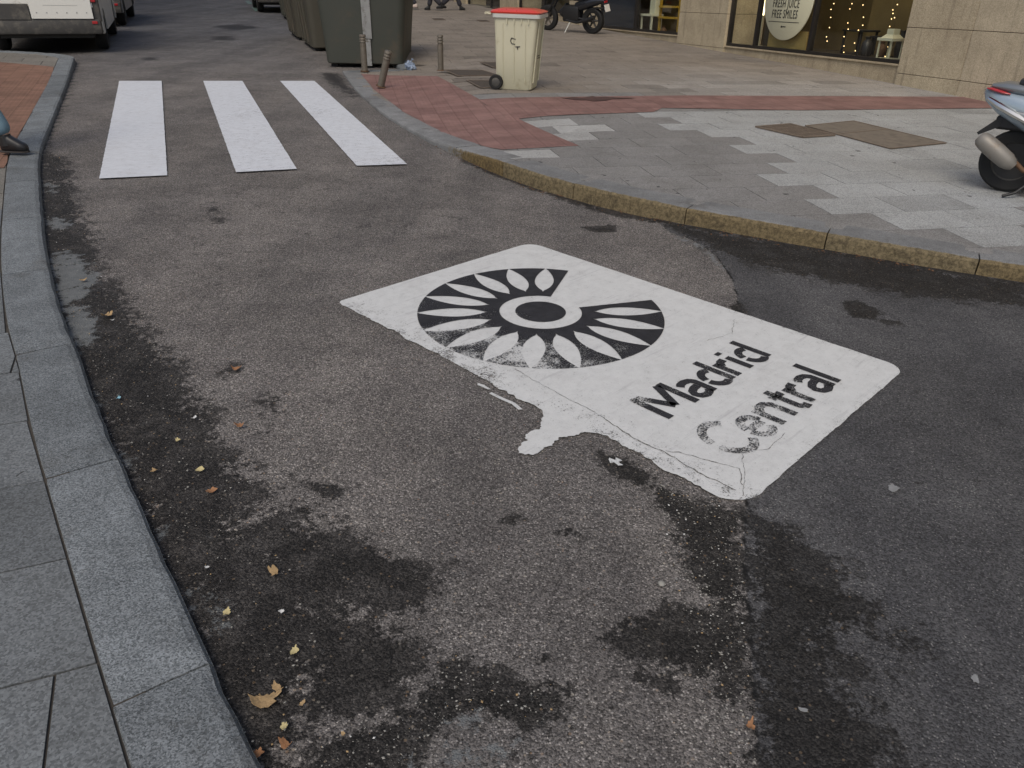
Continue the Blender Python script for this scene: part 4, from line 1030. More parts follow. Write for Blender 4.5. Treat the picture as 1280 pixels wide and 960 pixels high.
# warm lamps at the display ceilings, above the view
for s, e_, nm in ((-1.2, 9, 'display'), (-7.8, 7, 'display'), (-3.3, 3, 'display')):
    t = bthing('ceiling_spot', {-1.2: 'warm ceiling spot of the right display window', -7.8: 'warm ceiling spot of the farther display window', -3.3: 'warm ceiling spot above the round cream sign'}[s], 'lamp', s, .7, 3.2)
    a = MB(); a.lathe([(0, -.02), (.07, -.02), (.08, .08), (0, .08)], 'Z', n=16); a.build('housing', 'shopglow', t)
    ld = bpy.data.lights.new('spot_light', 'AREA');  ld.size = .5; ld.color = (1, .72, .38); lo = bpy.data.objects.new('spot_light', ld); scene.collection.objects.link(lo); lo.parent = t; lo.location = (0, 0, -.06); ld.energy = e_*1.9

def block(name, label, loc_, rz, L_, D_, H_, m):
    t = thing(name, label, 'building', loc_, rz)
    a = MB(); a.box((L_/2, D_/2, H_/2-.5), (L_, D_, H_+1)); a.build('wall', m, t)
    a = MB(); a.box((L_/2, -.10, H_+.2), (L_+.4, .5, .4), bev=.03); a.build('cornice', m, t)
    a = MB(); a.box((L_/2, -.04, .35), (L_, .1, .9), bev=.01); a.build('plinth', 'plinth', t)
    n = 0
    for fl in range(int(H_//3.4)):
        for i in range(int(L_//3.2)):
            if n >= 90: break
            x = 1.9+i*3.2; z = .9+fl*3.4; n += 1
            a = MB(); a.box((x, -.03, z+1.05), (1.35, .12, 2.1), bev=.01); f_ = a.build('window', 'darkframe', t)
            a = MB(); a.box((x, -.10, z+1.05), (1.2, .02, 1.95)); a.build('pane', 'carglass', f_)
    return t
block('sky_blocker', 'tall unseen building added left of the street, beyond the vans, to block skylight', (-15.6, 16.5, 0), STA0, 54, 10, 17, 'stone2')  # out of view, added to keep skylight off the far street
block('sky_blocker', 'tall unseen building added at the far end of the street to block low sky', (-75, 92, 0), 0, 80, 10, 18, 'stone')  # out of view, added to cut the low sky behind the street
# ------------------------------------------------------------------ bollards
def bollard(px, z, tiltv, label, hgt=.56, sc=1.0):
    p = G(px[0], px[1], z); t = thing('bollard', label, 'bollard', p)
    if tiltv: t.rotation_euler = tiltv
    r = .050*sc
    a = MB(); a.lathe([(0, 0), (r+.022, 0), (r+.022, .006), (r+.004, .01), (0, .01)], 'Z', n=24); a.build('base_flange', 'rust', t)
    a = MB(); a.lathe([(r, 0), (r, hgt-.13)], 'Z', n=24); a.build('post', 'bollard', t, True)
    a = MB(); pr = []
    for i in range(3):
        h0 = hgt-.13+i*.04; pr += [(r, h0), (r-.008, h0+.003), (r-.008, h0+.013), (r+.003, h0+.016), (r+.003, h0+.036), (r, h0+.04)]
    pr += [(r, hgt-.008), (r-.008, hgt), (0, hgt+.004)]
    a.lathe(pr, 'Z', n=24); a.build('ringed_cap', 'bollard', t, True); return t
bollard((456, 89), .035, None, 'upright weathered bollard against the front of the nearest container', .55)
bollard((476, 108), .05, (R(5), R(17), 0), 'bent bollard leaning to the right on the red paving', .50)
bollard((551, 88), .115, None, 'slim upright bollard standing alone right of the containers', .52, .92)

# ------------------------------------------------------------------ rubbish containers
STA = math.atan2(ST[1], ST[0])-math.pi/2
def container(loc_, rz, label, w_=1.22, d_=1.9, m='green', plate=True, h=1.62, name='rubbish_container'):
    t = thing(name, label, 'rubbish container', loc_, rz, 'rubbish containers along the kerb')
    # origin: front left bottom corner; x to the right, y up the street
    a = MB(); rr = []
    def ring(z, g, r):
        x0, x1, y0, y1 = -g, w_+g, -g, d_+g; o = []
        for cx, cy, a0 in ((x1-r, y0+r, -90), (x1-r, y1-r, 0), (x0+r, y1-r, 90), (x0+r, y0+r, 180)):
            for i in range(5): aa = R(a0+90*i/4); o.append((cx+r*math.cos(aa), cy+r*math.sin(aa), z))
        return o
    rr = [ring(.05, -.03, .08), ring(.07, .0, .1), ring(.5, .03, .12), ring(h*.72, .09, .14), ring(h*.73, .125, .14), ring(h*.78, .125, .14)]
    a.rings(rr); a.build('body', m, t, True)
    a = MB(); a.rings([ring(h*.78, .10, .14), ring(h*.80, .14, .15), ring(h*.9, .06, .2), ring(h, -.22, .2)]); a.build('lid', m, t, True)
    # pedal bar and feet
    for fx, fy in ((.12, .15), (w_-.12, .15), (.12, d_-.15), (w_-.12, d_-.15)): a = MB(); a.box((fx, fy, .03), (.12, .12, .055), bev=.01); a.build('foot', 'rubber', t)
    if plate:
        a = MB(); a.box((w_*.56, -.085, .92), (.15, .03, .92), rot=Matrix.Rotation(R(5.0), 3, 'X'), bev=.006); a.build('lifting_plate', 'palemetal', t)
        a = MB(); a.box((w_*.55, -.035, .24), (.12, .025, .42), rot=Matrix.Rotation(R(3), 3, 'X'), bev=.005); a.build('lower_plate', 'palemetal', t)
    # vertical ribs along the street side
    for i in range(3): a = MB(); a.box((-.055, d_*(.25+.25*i), .62), (.05, .07, 1.0), rot=Matrix.Rotation(R(-5), 3, 'Y'), bev=.015); a.build('side_rib', m, t)
    return t
def at_st(k, off=0.0): # along the bay: k metres up the street from the first container's corner, off metres to the right
    return (-3.18+ST[0]*k+ST[1]*off, 14.02+ST[1]*k-ST[0]*off, 0)
RZ = STA
c1 = thing
container((-3.36, 14.05, 0), RZ*.15, 'nearest big green-grey container with pale vertical plate, behind the bollards', w_=1.32)
container(at_st(2.75, -.05), RZ, 'second green-grey container in the row, behind the nearest one', m='green2', plate=False)
container(at_st(5.2, -.08), RZ, 'third green-grey container from the crossing, half hidden in the row', m='green2', plate=False)
container(at_st(11.6, .35), RZ, 'farthest darker container, set towards the street', m='green', plate=False, w_=1.2)
# crumpled bag at the foot of the container
p = G(512, 86, .03); t = thing('plastic_bag', 'crumpled pale blue plastic bag at the right foot of the nearest container', 'plastic bag', (p.x+.03, p.y-.1, .085))
a = MB(); bmesh.ops.create_icosphere(a.bm, subdivisions=4, radius=.085)
for v in a.bm.verts:
    n = noise.noise(v.co*13)*.05+noise.noise(v.co*30)*.025; v.co += v.co.normalized()*n; v.co.z = max(v.co.z*.85, -.065)
a.build('bag_body', 'bag', t, False)
a = MB(); a.tube([(0, 0, .05), (.02, .01, .085), (.04, .0, .11)], [.02, .008, .02], 8); a.build('tied_neck', 'bag', t)

# ------------------------------------------------------------------ wheelie bin
def wheelie():
    p = G(650, 113, .118)
    t = thing('wheelie_bin', 'cream wheelie bin with a bright red lid on the pavement', 'wheelie bin', (p.x-.04, p.y+.22, .119), R(-13)); t.scale = (.97, 1, .96)
    # local x: from back (wheels, -x) to front (+x); y: across
    a = MB()
    def rg(z, x0, x1, hw, r=.05):
        o = []
        for cx, cy, a0 in ((x1-r, -hw+r, -90), (x1-r, hw-r, 0), (x0+r, hw-r, 90), (x0+r, -hw+r, 180)):
            for i in range(5): aa = R(a0+90*i/4); o.append((cx+r*math.cos(aa), cy+r*math.sin(aa), z))
        return o
    a.rings([rg(.0, -.24, .23, .20), rg(.02, -.26, .25, .215), rg(.5, -.275, .28, .24), rg(.93, -.29, .32, .265)]); a.build('body', 'cream', t, True)
    a = MB(); a.rings([rg(.925, -.295, .33, .275), rg(.93, -.31, .36, .29), rg(.975, -.31, .36, .29), rg(.98, -.30, .34, .27)]); a.build('rim', 'whiterim', t, True)
    for sx in (-.1, .0, .1, .2): 
        a = MB(); a.box((sx, -.272, .89), (.012, .02, .07)); a.build('rim_rib', 'cream', t)
    a = MB(); a.rings([rg(.982, -.34, .34, .282, .06), rg(1.0, -.35, .36, .290, .06), rg(1.02, -.33, .32, .26, .08), rg(1.04, -.25, .22, .18, .08)]); a.build('lid', 'redlid', t, True)
    for sx in (-.16, .0, .16):
        a = MB(); a.tube([(sx, -.226, .10), (sx, -.262, .86)], .006, 6); a.build('moulded_rib', 'cream', t, True)
    for sy in (-.16, .16): a = MB(); a.tube([(.265, sy, .10), (.325, sy, .88)], .010, 8); a.build('front_rib', 'cream', t, True)
    a = MB(); a.tube([(-.42, -.20, .975), (-.42, .20, .975)], .016); a.tube([(-.34, -.18, .96), (-.42, -.18, .975)], .014); a.tube([(-.34, .18, .96), (-.42, .18, .975)], .014); a.build('handle', 'cream', t)
    for sy in (-1, 1):
        w_ = MB(); w_.lathe([(.06, -.025), (.09, -.027), (.10, -.015), (.10, .015), (.09, .027), (.06, .025)], 'Y', (-.25, sy*.245, .10), 24); ww = w_.build('wheel', 'rubber', t, True)
        w_ = MB(); w_.lathe([(0, -.028), (.03, -.03), (.062, -.02), (.062, .02), (.03, .03), (0, .028)], 'Y', (-.25, sy*.245, .10), 20); w_.build('hub', 'darkgrey', ww, True)
    a = MB(); a.tube([(-.25, -.24, .10), (-.25, .24, .10)], .012); a.build('axle', 'bollard', t)
    # hand-drawn marks on the side: a C-like bracket and a T
    def mk(pts, zoff=0):
        m_ = MB()
        for q0, q1 in zip(pts, pts[1:]):
            def yy(z): return -(.215+(.50-.215)*0) if z < 0 else -(.218+.045*(z/.93))-.004
            A_ = Vector((q0[0], yy(q0[1]), q0[1])); B_ = Vector((q1[0], yy(q1[1]), q1[1])); m_.tube([A_, B_], .006, 6)
        return m_
    mk([(.02, .665), (-.035, .68), (-.05, .645), (-.035, .61), (.015, .60)]).build('marker_scribble', 'ink', t)
    mk([(.02, .57), (.085, .575)]).build('marker_scribble', 'ink', t); mk([(.052, .572), (.052, .535)]).build('marker_scribble', 'ink', t)
    a = MB(); a.box((.305, -.05, .45), (.006, .12, .012)); a.box((.303, -.03, .42), (.006, .14, .010)); a.build('marker_scribble', 'ink', t)
    return t
wheelie()

# ------------------------------------------------------------------ vehicles
def wheel_parts(t, c, r, wd, tyre='rubber', rim='palemetal', axis='Y', spokes=5):
    cx, cy, cz = c
    a = MB(); a.lathe([(r*.62, -wd*.42), (r*.9, -wd*.5), (r*.985, -wd*.36), (r, 0), (r*.985, wd*.36), (r*.9, wd*.5), (r*.62, wd*.42), (r*.60, 0), (r*.62, -wd*.42)], axis, c, 32); w_ = a.build('wheel', tyre, t, True)
    a = MB(); a.lathe([(r*.63, -wd*.4), (r*.58, -wd*.3), (r*.58, wd*.3), (r*.63, wd*.4)], axis, c, 24)
    for i in range(spokes):
        an = 2*math.pi*i/spokes; d = Vector((math.cos(an), 0, math.sin(an)))
        a.tube([Vector(c)+d*r*.08, Vector(c)+d*r*.6], [r*.10, r*.06], 6)
    a.lathe([(0, -wd*.3), (r*.16, -wd*.3), (r*.16, wd*.3), (0, wd*.3)], axis, c, 16); a.build('rim', rim, w_, True); return w_
def wheel_x(t, c, r, wd):
    a = MB(); a.lathe([(r*.62, -wd*.42), (r*.9, -wd*.5), (r*.985, -wd*.36), (r, 0), (r*.985, wd*.36), (r*.9, wd*.5), (r*.62, wd*.42), (r*.60, 0), (r*.62, -wd*.42)], 'X', c, 32); w_ = a.build('wheel', 'rubber', t, True)
    a = MB(); a.lathe([(0, -wd*.3), (r*.3, -wd*.36), (r*.63, -wd*.25), (r*.63, wd*.25), (r*.3, wd*.36), (0, wd*.3)], 'X', c, 24)
    for i in range(6): an = i*math.pi/3; a.lathe([(0, -wd*.42), (r*.06, -wd*.40), (r*.06, wd*.40), (0, wd*.42)], 'X', (c[0], c[1]+math.cos(an)*r*.2, c[2]+math.sin(an)*r*.2), 8)
    a.build('rim', 'darkgrey', w_, True); return w_
def van(loc_, rz, label, body='whitepaint', L=5.0, Wd=1.92, Ht=2.3, group=None, name='parked_van', panel=True):
    """origin: centre of the rear at ground level, +y forwards, x to the right"""
    t = thing(name, label, 'van' if Ht > 1.8 else 'car', loc_, rz, group); hw = Wd/2
    van_ = Ht > 1.8
    prof = [(.06, .42), (.0, .6), (.0, 1.0), (.05, Ht*.93), (.2, Ht), (L*.62, Ht), (L*.70, Ht*.96), (L*.82, 1.32 if van_ else 1.0), (L-.25, 1.05 if van_ else .85), (L-.02, .75), (L, .42)] if van_ else \
           [(.06, .40), (.0, .6), (.05, .95), (.45, 1.38), (1.0, Ht), (L*.55, Ht), (L*.75, .98), (L-.3, .80), (L-.02, .62), (L, .35)]
    a = MB(); rr = []
    for k, xx in enumerate((-1, -.97, -.90, 0, .90, .97, 1)):
        ins_ = {0: .06, 1: .025, 2: .0, 3: 0, 4: 0, 5: .025, 6: .06}[k]
        ring = []
        for y, z in prof:
            tb = 1-max(0, (z-1.0)/(Ht))*.12
            ring.append((xx*hw*tb, min(max(y, ins_), L-ins_), z-ins_*(z > 1)))
        ring += [(xx*hw, L-.25, .32)]
        for cy_ in (L-.85, .78): ring += [(xx*hw, cy_+.40*math.cos(R(aa)), max(.32, .33+.40*math.sin(R(aa)))) for aa in (0, 30, 60, 90, 120, 150, 180)]
        ring += [(xx*hw, .12, .32)]
        rr.append(ring)
    a.rings(rr); bmesh.ops.triangulate(a.bm, faces=[f for f in a.bm.faces if len(f.verts) > 4]); b = a.build('body', body, t, True)
    a = MB(); a.box((0, .02, .45), (Wd*.98, .18, .26), bev=.04); a.build('rear_bumper', 'darkgrey', t, True)
    a = MB(); a.box((0, L-.02, .45), (Wd*.97, .18, .28), bev=.05); a.build('front_bumper', 'darkgrey', t, True)
    for sx in (-1, 1):
        a = MB(); a.box((sx*(hw-.07), .03, .80), (.14, .12, .55), bev=.02); a.build('corner_cladding', 'darkgrey', t)
        a = MB(); a.box((sx*(hw-.10), -.035, 1.02), (.12, .05, .34), bev=.012); tl = a.build('tail_light', 'redlens', t)
        a = MB(); a.box((sx*(hw-.12), -.078, .52), (.09, .02, .05), bev=.006); a.build('reflector', 'redlens', t)
        a = MB(); a.box((sx*(hw-.16), -.042, .80), (.11, .02, .07), bev=.004); a.build('sticker', 'platewhite', t)
        a = MB(); a.box((sx*(hw+.10), L*.72, 1.2), (.14, .1, .2), bev=.03); a.build('mirror', 'blackplastic', t)
        a = MB(); a.box((sx*(hw*.62), L-.03, .72), (.32, .1, .16), bev=.03); a.build('headlight', 'platewhite', t)
        a = MB(); a.box((sx*hw*.965, L*.66, Ht*.72), (.03, L*.16, Ht*.20), bev=.01); a.build('side_window', 'carglass', t)
        for y in (.78, L-.85): wheel_parts(t, (sx*(hw-.13), y, .325), .325, .21, axis='X') if False else wheel_x(t, (sx*(hw-.125), y, .325), .325, .21)
    a = MB(); a.box((0, L*.76, Ht*.75), (Wd*.8, .03, Ht*.24), rot=Matrix.Rotation(R(38 if van_ else 60), 3, 'X'), bev=.01); a.build('windscreen', 'carglass', t)
    if van_:
        for sx in (-1, 1):
            a = MB(); a.box((sx*.40, -.004, 1.35), (.72, .03, 1.35), bev=.015); dd = a.build('rear_door', body, t)
            a = MB(); a.box((sx*.40, -.024, 1.72), (.52, .012, .4), bev=.02); a.build('rear_window', 'carglass', dd)
        if panel:
            a = MB(); a.box((.34, -.075, .83), (.99, .014, .50), bev=.006); pn = a.build('riveted_panel', body, t)
            for i in range(6):
                for zz in (.90, .68): a = MB(); a.lathe([(0, -.008), (.009, -.006), (.011, 0)], 'Y', (-.06+i*.16, -.082, zz), 8); a.build('rivet', 'palemetal', pn)
            a = MB(); a.box((.34, -.0835, .80), (.55, .002, .008)); a.build('seam', 'whiterim', pn)
            a = MB(); a.box((-.56, -.06, .69), (.78, .04, .26), bev=.01); a.build('dark_step', 'darkgrey', t)
    else:
        a = MB(); a.box((0, .3, 1.15), (Wd*.74, .03, .42), rot=Matrix.Rotation(R(-44), 3, 'X'), bev=.01); a.build('rear_window', 'carglass', t)
    a = MB(); a.box((-.35 if van_ else 0, -.09 if not van_ else -.035, .56 if not van_ else 1.2), (.5, .012, .11), bev=.004); a.build('number_plate', 'platewhite', t)
    a = MB(); a.box((0, L/2, .30), (Wd*.8, L*.9, .12)); a.build('chassis', 'blackplastic', t)
    return t
vr = R(23)
vx, vy = -8.63, 14.92
van((vx, vy, 0), vr, 'white van with a riveted white rear panel, parked nearest behind the left kerb', group='vans parked on the left')
van((-11.1, 20.95, 0), STA, 'grey van parked farther up the street beyond the white van', body='greypaint', panel=False, group='vans parked on the left')
van((-8.2, 28.9, 0), STA, 'dark car parked at the right kerb beyond the containers', body='darkpaint', L=4.1, Wd=1.75, Ht=1.45, name='parked_car', panel=False)

# ------------------------------------------------------------------ scooter (silver blue, right edge)
def scooter():
    p = G(1254, 238, .12)
    t = thing('motor_scooter', 'silver blue motor scooter parked on its stand on the pale slabs at the right edge', 'scooter', (p.x, p.y, .119), R(-38))
    # local: rear wheel contact at x=0, forward +x, left +y
    wr = .235
    for wx in (0, 1.32):
        w_ = wheel_parts(t, (wx, 0, wr), wr, .12, rim='darkgrey', spokes=5); a = MB(); a.lathe([(0, -.03), (wr*.58, -.034), (wr*.58, .034), (0, .03)], 'Y', (wx, 0, wr), 24); a.build('brake_drum', 'blackplastic', w_, True)
    a = MB(); a.loft([(-.34, 0, .84, .02, .02), (-.31, 0, .82, .075, .055), (-.2, 0, .775, .135, .09), (0, 0, .72, .165, .135), (.22, 0, .645, .185, .19), (.42, 0, .56, .19, .22), (.56, 0, .47, .17, .19), (.62, 0, .42, .12, .12)], 24, 2.8); a.build('rear_body', 'silverblue', t, True)
    for sy in (-1, 1):
        a = MB(); a.tube([(-.29, sy*.105, .80), (-.2, sy*.142, .76), (-.1, sy*.16, .72), (.05, sy*.182, .66), (.2, sy*.192, .60)], [.014, .026, .026, .02, .008], 8); a.build('chrome_trim', 'chrome', t, True)
        a = MB(); a.loft([(-.08, sy*.15, .60, .02, .02), (.05, sy*.16, .55, .03, .06), (.25, sy*.175, .43, .03, .10), (.48, sy*.16, .33, .03, .08), (.56, sy*.15, .29, .02, .02)], 14, 2.4); a.build('side_panel', 'silver', t, True)
        a = MB(); a.loft([(-.325, sy*.06, .865, .01, .006), (-.29, sy*.075, .865, .035, .011), (-.20, sy*.11, .85, .025, .012), (-.15, sy*.12, .845, .008, .005)], 12, 2); a.build('tail_light', 'redlens', t, True)
    a = MB(); a.loft([(-.30, 0, .885, .05, .015), (-.2, 0, .885, .11, .04), (0, 0, .87, .13, .05), (.15, 0, .83, .14, .05)], 18, 2.4); a.build('tail_rack', 'silver', t, True)
    a = MB(); a.loft([(-.12, 0, .92, .08, .03), (0, 0, .93, .13, .06), (.2, 0, .885, .15, .07), (.4, 0, .83, .15, .065), (.62, 0, .78, .12, .06), (.72, 0, .76, .05, .03)], 18, 2.6); a.build('seat', 'seat', t, True)
    a = MB(); a.loft([(.55, 0, .26, .16, .04), (.8, 0, .25, .19, .04), (1.0, 0, .27, .17, .05)], 16, 4); a.build('footboard', 'silver', t, True)
    a = MB()
    a.rings([[(1.0+dx, y, .24), (1.04+dx, y*1.0, .45), (1.02+dx, y*1.05, .7), (.96+dx, y*.9, .95)] for dx, y in ((0, -.2), (.09, -.12), (.12, 0), (.09, .12), (0, .2))], cap=False, close=False)
    o = a.build('leg_shield', 'silverblue', t, True); md = o.modifiers.new('s', 'SOLIDIFY'); md.thickness = .03
    a = MB(); a.loft([(.86, 0, 1.0, .06, .05), (.95, 0, 1.02, .14, .08), (1.05, 0, .98, .12, .08), (1.1, 0, .96, .06, .05)], 16, 2.4); a.build('handlebar_cowl', 'silverblue', t, True)
    a = MB(); a.tube([(.86, -.34, 1.03), (.93, -.15, 1.03), (.95, 0, 1.03), (.93, .15, 1.03), (.86, .34, 1.03)], .014); a.build('handlebar', 'blackplastic', t, True)
    for sy in (-1, 1):
        a = MB(); a.tube([(.84, sy*.36, 1.03), (.88, sy*.27, 1.03)], .019); a.build('grip', 'rubber', t, True)
        a = MB(); a.tube([(.93, sy*.2, 1.04), (.92, sy*.26, 1.2)], .006); a.loft([(.905, sy*.28, 1.24, .065, .045), (.925, sy*.28, 1.24, .06, .04)], 16, 2.2); a.build('mirror', 'blackplastic', t, True)
    a = MB(); a.lathe([(0, .04), (.06, .03), (.075, 0), (.06, -.03)], 'X', (1.09, 0, .97), 20); a.build('headlight', 'platewhite', t, True)
    a = MB(); a.tube([(1.0, 0, .9), (1.18, 0, .5), (1.24, 0, .45)], .025); a.tube([(1.2, -.07, .5), (1.32, -.07, wr)], .016); a.tube([(1.2, .07, .5), (1.32, .07, wr)], .016); a.build('fork', 'darkgrey', t, True)
    a = MB()
    rr = []
    for i in range(11):
        an = R(20+i*13); rr.append([(1.32+math.cos(an)*r_, y, wr+math.sin(an)*r_) for r_, y in ((.26, -.07), (.275, 0), (.26, .07), (.245, .07), (.26, 0), (.245, -.07))])
    a.rings(rr); a.build('front_mudguard', 'silverblue', t, True)
    # rear mudguard flap, engine, exhaust
    a = MB(); a.rings([[(-.16, y, .58), (-.20, y, .575), (-.30, y, .47), (-.285, y, .455), (-.16, y, .53)] for y in (-.075, .075)]); a.box((-.05, 0, .56), (.3, .14, .1), bev=.02); a.build('rear_mudguard', 'blackplastic', t)
    a = MB(); a.box((.28, 0, .29), (.36, .24, .2), bev=.03); a.box((.05, .11, .25), (.36, .06, .14), bev=.03); a.tube([(.12, -.08, .28), (.4, -.08, .32)], .05); a.build('engine', 'blackplastic', t)
    a = MB(); a.tube([(.0, -.10, .27), (-.04, .0, .30), (-.05, .0, .52)], .022); a.build('shock_absorber', 'blackplastic', t)
    a = MB(); a.tube([(.38, -.12, .24), (.25, -.15, .19), (.1, -.155, .20), (.03, -.15, .25)], .018); ex = a.build('exhaust_pipe', 'rust', t, True)
    a = MB(); d0, d1 = Vector((.03, -.17, .22)), Vector((-.26, -.19, .41)); sec = []
    pts = [d0.lerp(d1, k) for k in (0, .08, .2, .5, .8, .93, 1.0)]; a.tube(pts, [.03, .05, .064, .068, .066, .058, .035], 16); a.build('muffler', 'muffler', t, True)
    a = MB(); a.tube([(.20, -.12, .16), (.10, -.22, .04), (.03, -.26, .012)], .012); a.tube([(.22, .12, .16), (.12, .15, .03), (.06, .17, .012)], .011); a.tube([(.14, -.15, .05), (.14, .15, .05)], .01); a.build('centre_stand', 'blackplastic', t, True)
    for c in [c for c in bpy.data.objects if c.parent == t]:
        k0 = c.name.split('.')[0]
        if k0 in ('rear_body', 'chrome_trim', 'tail_light', 'tail_rack', 'seat'): c.location.z = -.12
        if k0 == 'rear_mudguard': c.location.z = -.05
    return t
scooter()

def motorcycle():
    p = G(741, 42, .12); f_ = G(692, 33, .12)
    rz = R(143)
    t = thing('motorcycle', 'black motorcycle on its side stand in front of the farther shop window', 'motorcycle', (p.x, p.y, .119), rz); t.rotation_euler = (R(-6), 0, rz)
    wr = .31; wb = 1.42
    for x in (0, wb): wheel_parts(t, (x, 0, wr), wr, .15 if x == 0 else .12, rim='bollard' if x else 'darkgrey', spokes=6)
    a = MB(); a.box((.62, 0, .45), (.5, .3, .38), bev=.05); a.tube([(.75, 0, .6), (.95, 0, .42)], .12); a.build('engine', 'blackplastic', t, True)
    a = MB(); a.loft([(.5, 0, .82, .08, .06), (.65, 0, .88, .16, .13), (.85, 0, .9, .17, .14), (1.02, 0, .86, .1, .1)], 16, 2.5); a.build('fuel_tank', 'darkpaint', t, True)
    a = MB(); a.loft([(-.25, 0, .90, .06, .03), (-.05, 0, .88, .12, .05), (.3, 0, .80, .15, .05), (.55, 0, .80, .1, .05)], 16, 3); a.build('seat', 'seat', t, True)
    a = MB(); a.loft([(-.35, 0, .78, .05, .04), (-.1, 0, .76, .12, .10), (.3, 0, .66, .15, .14), (.5, 0, .62, .12, .1)], 16, 2.6); a.build('tail_fairing', 'darkpaint', t, True)
    a = MB(); a.tube([(1.05, -.09, .95), (wb, -.09, wr)], .026); a.tube([(1.05, .09, .95), (wb, .09, wr)], .026); a.build('fork', 'blackplastic', t, True)
    a = MB(); a.tube([(.92, -.36, 1.02), (1.03, -.15, 1.05), (1.03, .15, 1.05), (.92, .36, 1.02)], .014); a.build('handlebar', 'blackplastic', t, True)
    a = MB(); a.lathe([(0, .07), (.08, .05), (.09, 0), (.05, -.06)], 'X', (1.16, 0, .9), 20); a.build('headlight', 'platewhite', t, True)
    for sy in (-1, 1): a = MB(); a.tube([(1.0, sy*.2, 1.05), (.98, sy*.26, 1.2)], .006); a.loft([(.965, sy*.29, 1.23, .06, .04), (.98, sy*.29, 1.23, .055, .035)], 14, 2.2); a.build('mirror', 'blackplastic', t, True)
    a = MB(); a.tube([(0, -.09, wr), (.45, -.09, .36)], .03); a.tube([(0, .09, wr), (.45, .09, .36)], .03); a.build('swingarm', 'blackplastic', t, True)
    a = MB(); a.tube([(.75, .14, .3), (.4, .16, .26), (.0, .19, .36), (-.15, .2, .42)], [.025, .03, .055, .05]); a.build('exhaust', 'blackplastic', t, True)
    a = MB(); a.rings([[(-.34+.1*k, y, .60+z) for y, z in ((-.08, 0), (.08, 0), (.08, .02), (-.08, .02))] for k in range(4)]); a.build('rear_mudguard', 'blackplastic', t)
    a = MB(); a.box((-.42, 0, .62), (.014, .22, .17), rot=Matrix.Rotation(R(18), 3, 'Y'), bev=.003); a.build('number_plate', 'platewhite', t)
    a = MB(); a.box((-.37, 0, .76), (.03, .14, .05), bev=.01); a.build('tail_light', 'redlens', t)
    a = MB(); a.tube([(.62, .10, .3), (.60, .42, .04)], .014); a.build('side_stand', 'whiterim', t, True)
motorcycle()

# ------------------------------------------------------------------ people
def skin_mesh(name, chains, m, parent, sub=2):
    """chains: list of lists of (co, radius); points with equal co join. One continuous skinned surface."""
    idx, V, Rr, E = {}, [], [], []
    for ch in chains:
        last = None
        for co, r in ch:
            key = tuple(round(c, 4) for c in co)
            if key not in idx: idx[key] = len(V); V.append(co); Rr.append(r)
            i = idx[key]
            if last is not None and last != i: E.append((last, i))
            last = i
    me = bpy.data.meshes.new(name); me.from_pydata(V, E, []); o = bpy.data.objects.new(name, me); scene.collection.objects.link(o)
    md = o.modifiers.new('skin', 'SKIN'); md.use_smooth_shade = True
    for i, sv_ in enumerate(me.skin_vertices[0].data):
        r = Rr[i]; sv_.radius = (r, r) if not isinstance(r, tuple) else r; sv_.use_root = (i == 0)
    s2 = o.modifiers.new('sub', 'SUBSURF'); s2.levels = sub; s2.render_levels = sub
    dg = bpy.context.evaluated_depsgraph_get(); me2 = bpy.data.meshes.new_from_object(o.evaluated_get(dg)); bpy.data.objects.remove(o)
    me2.materials.clear(); me2.materials.append(MT[m])
    for p in me2.polygons: p.use_smooth = True
    o2 = bpy.data.objects.new(name, me2); scene.collection.objects.link(o2); o2.parent = parent; return o2
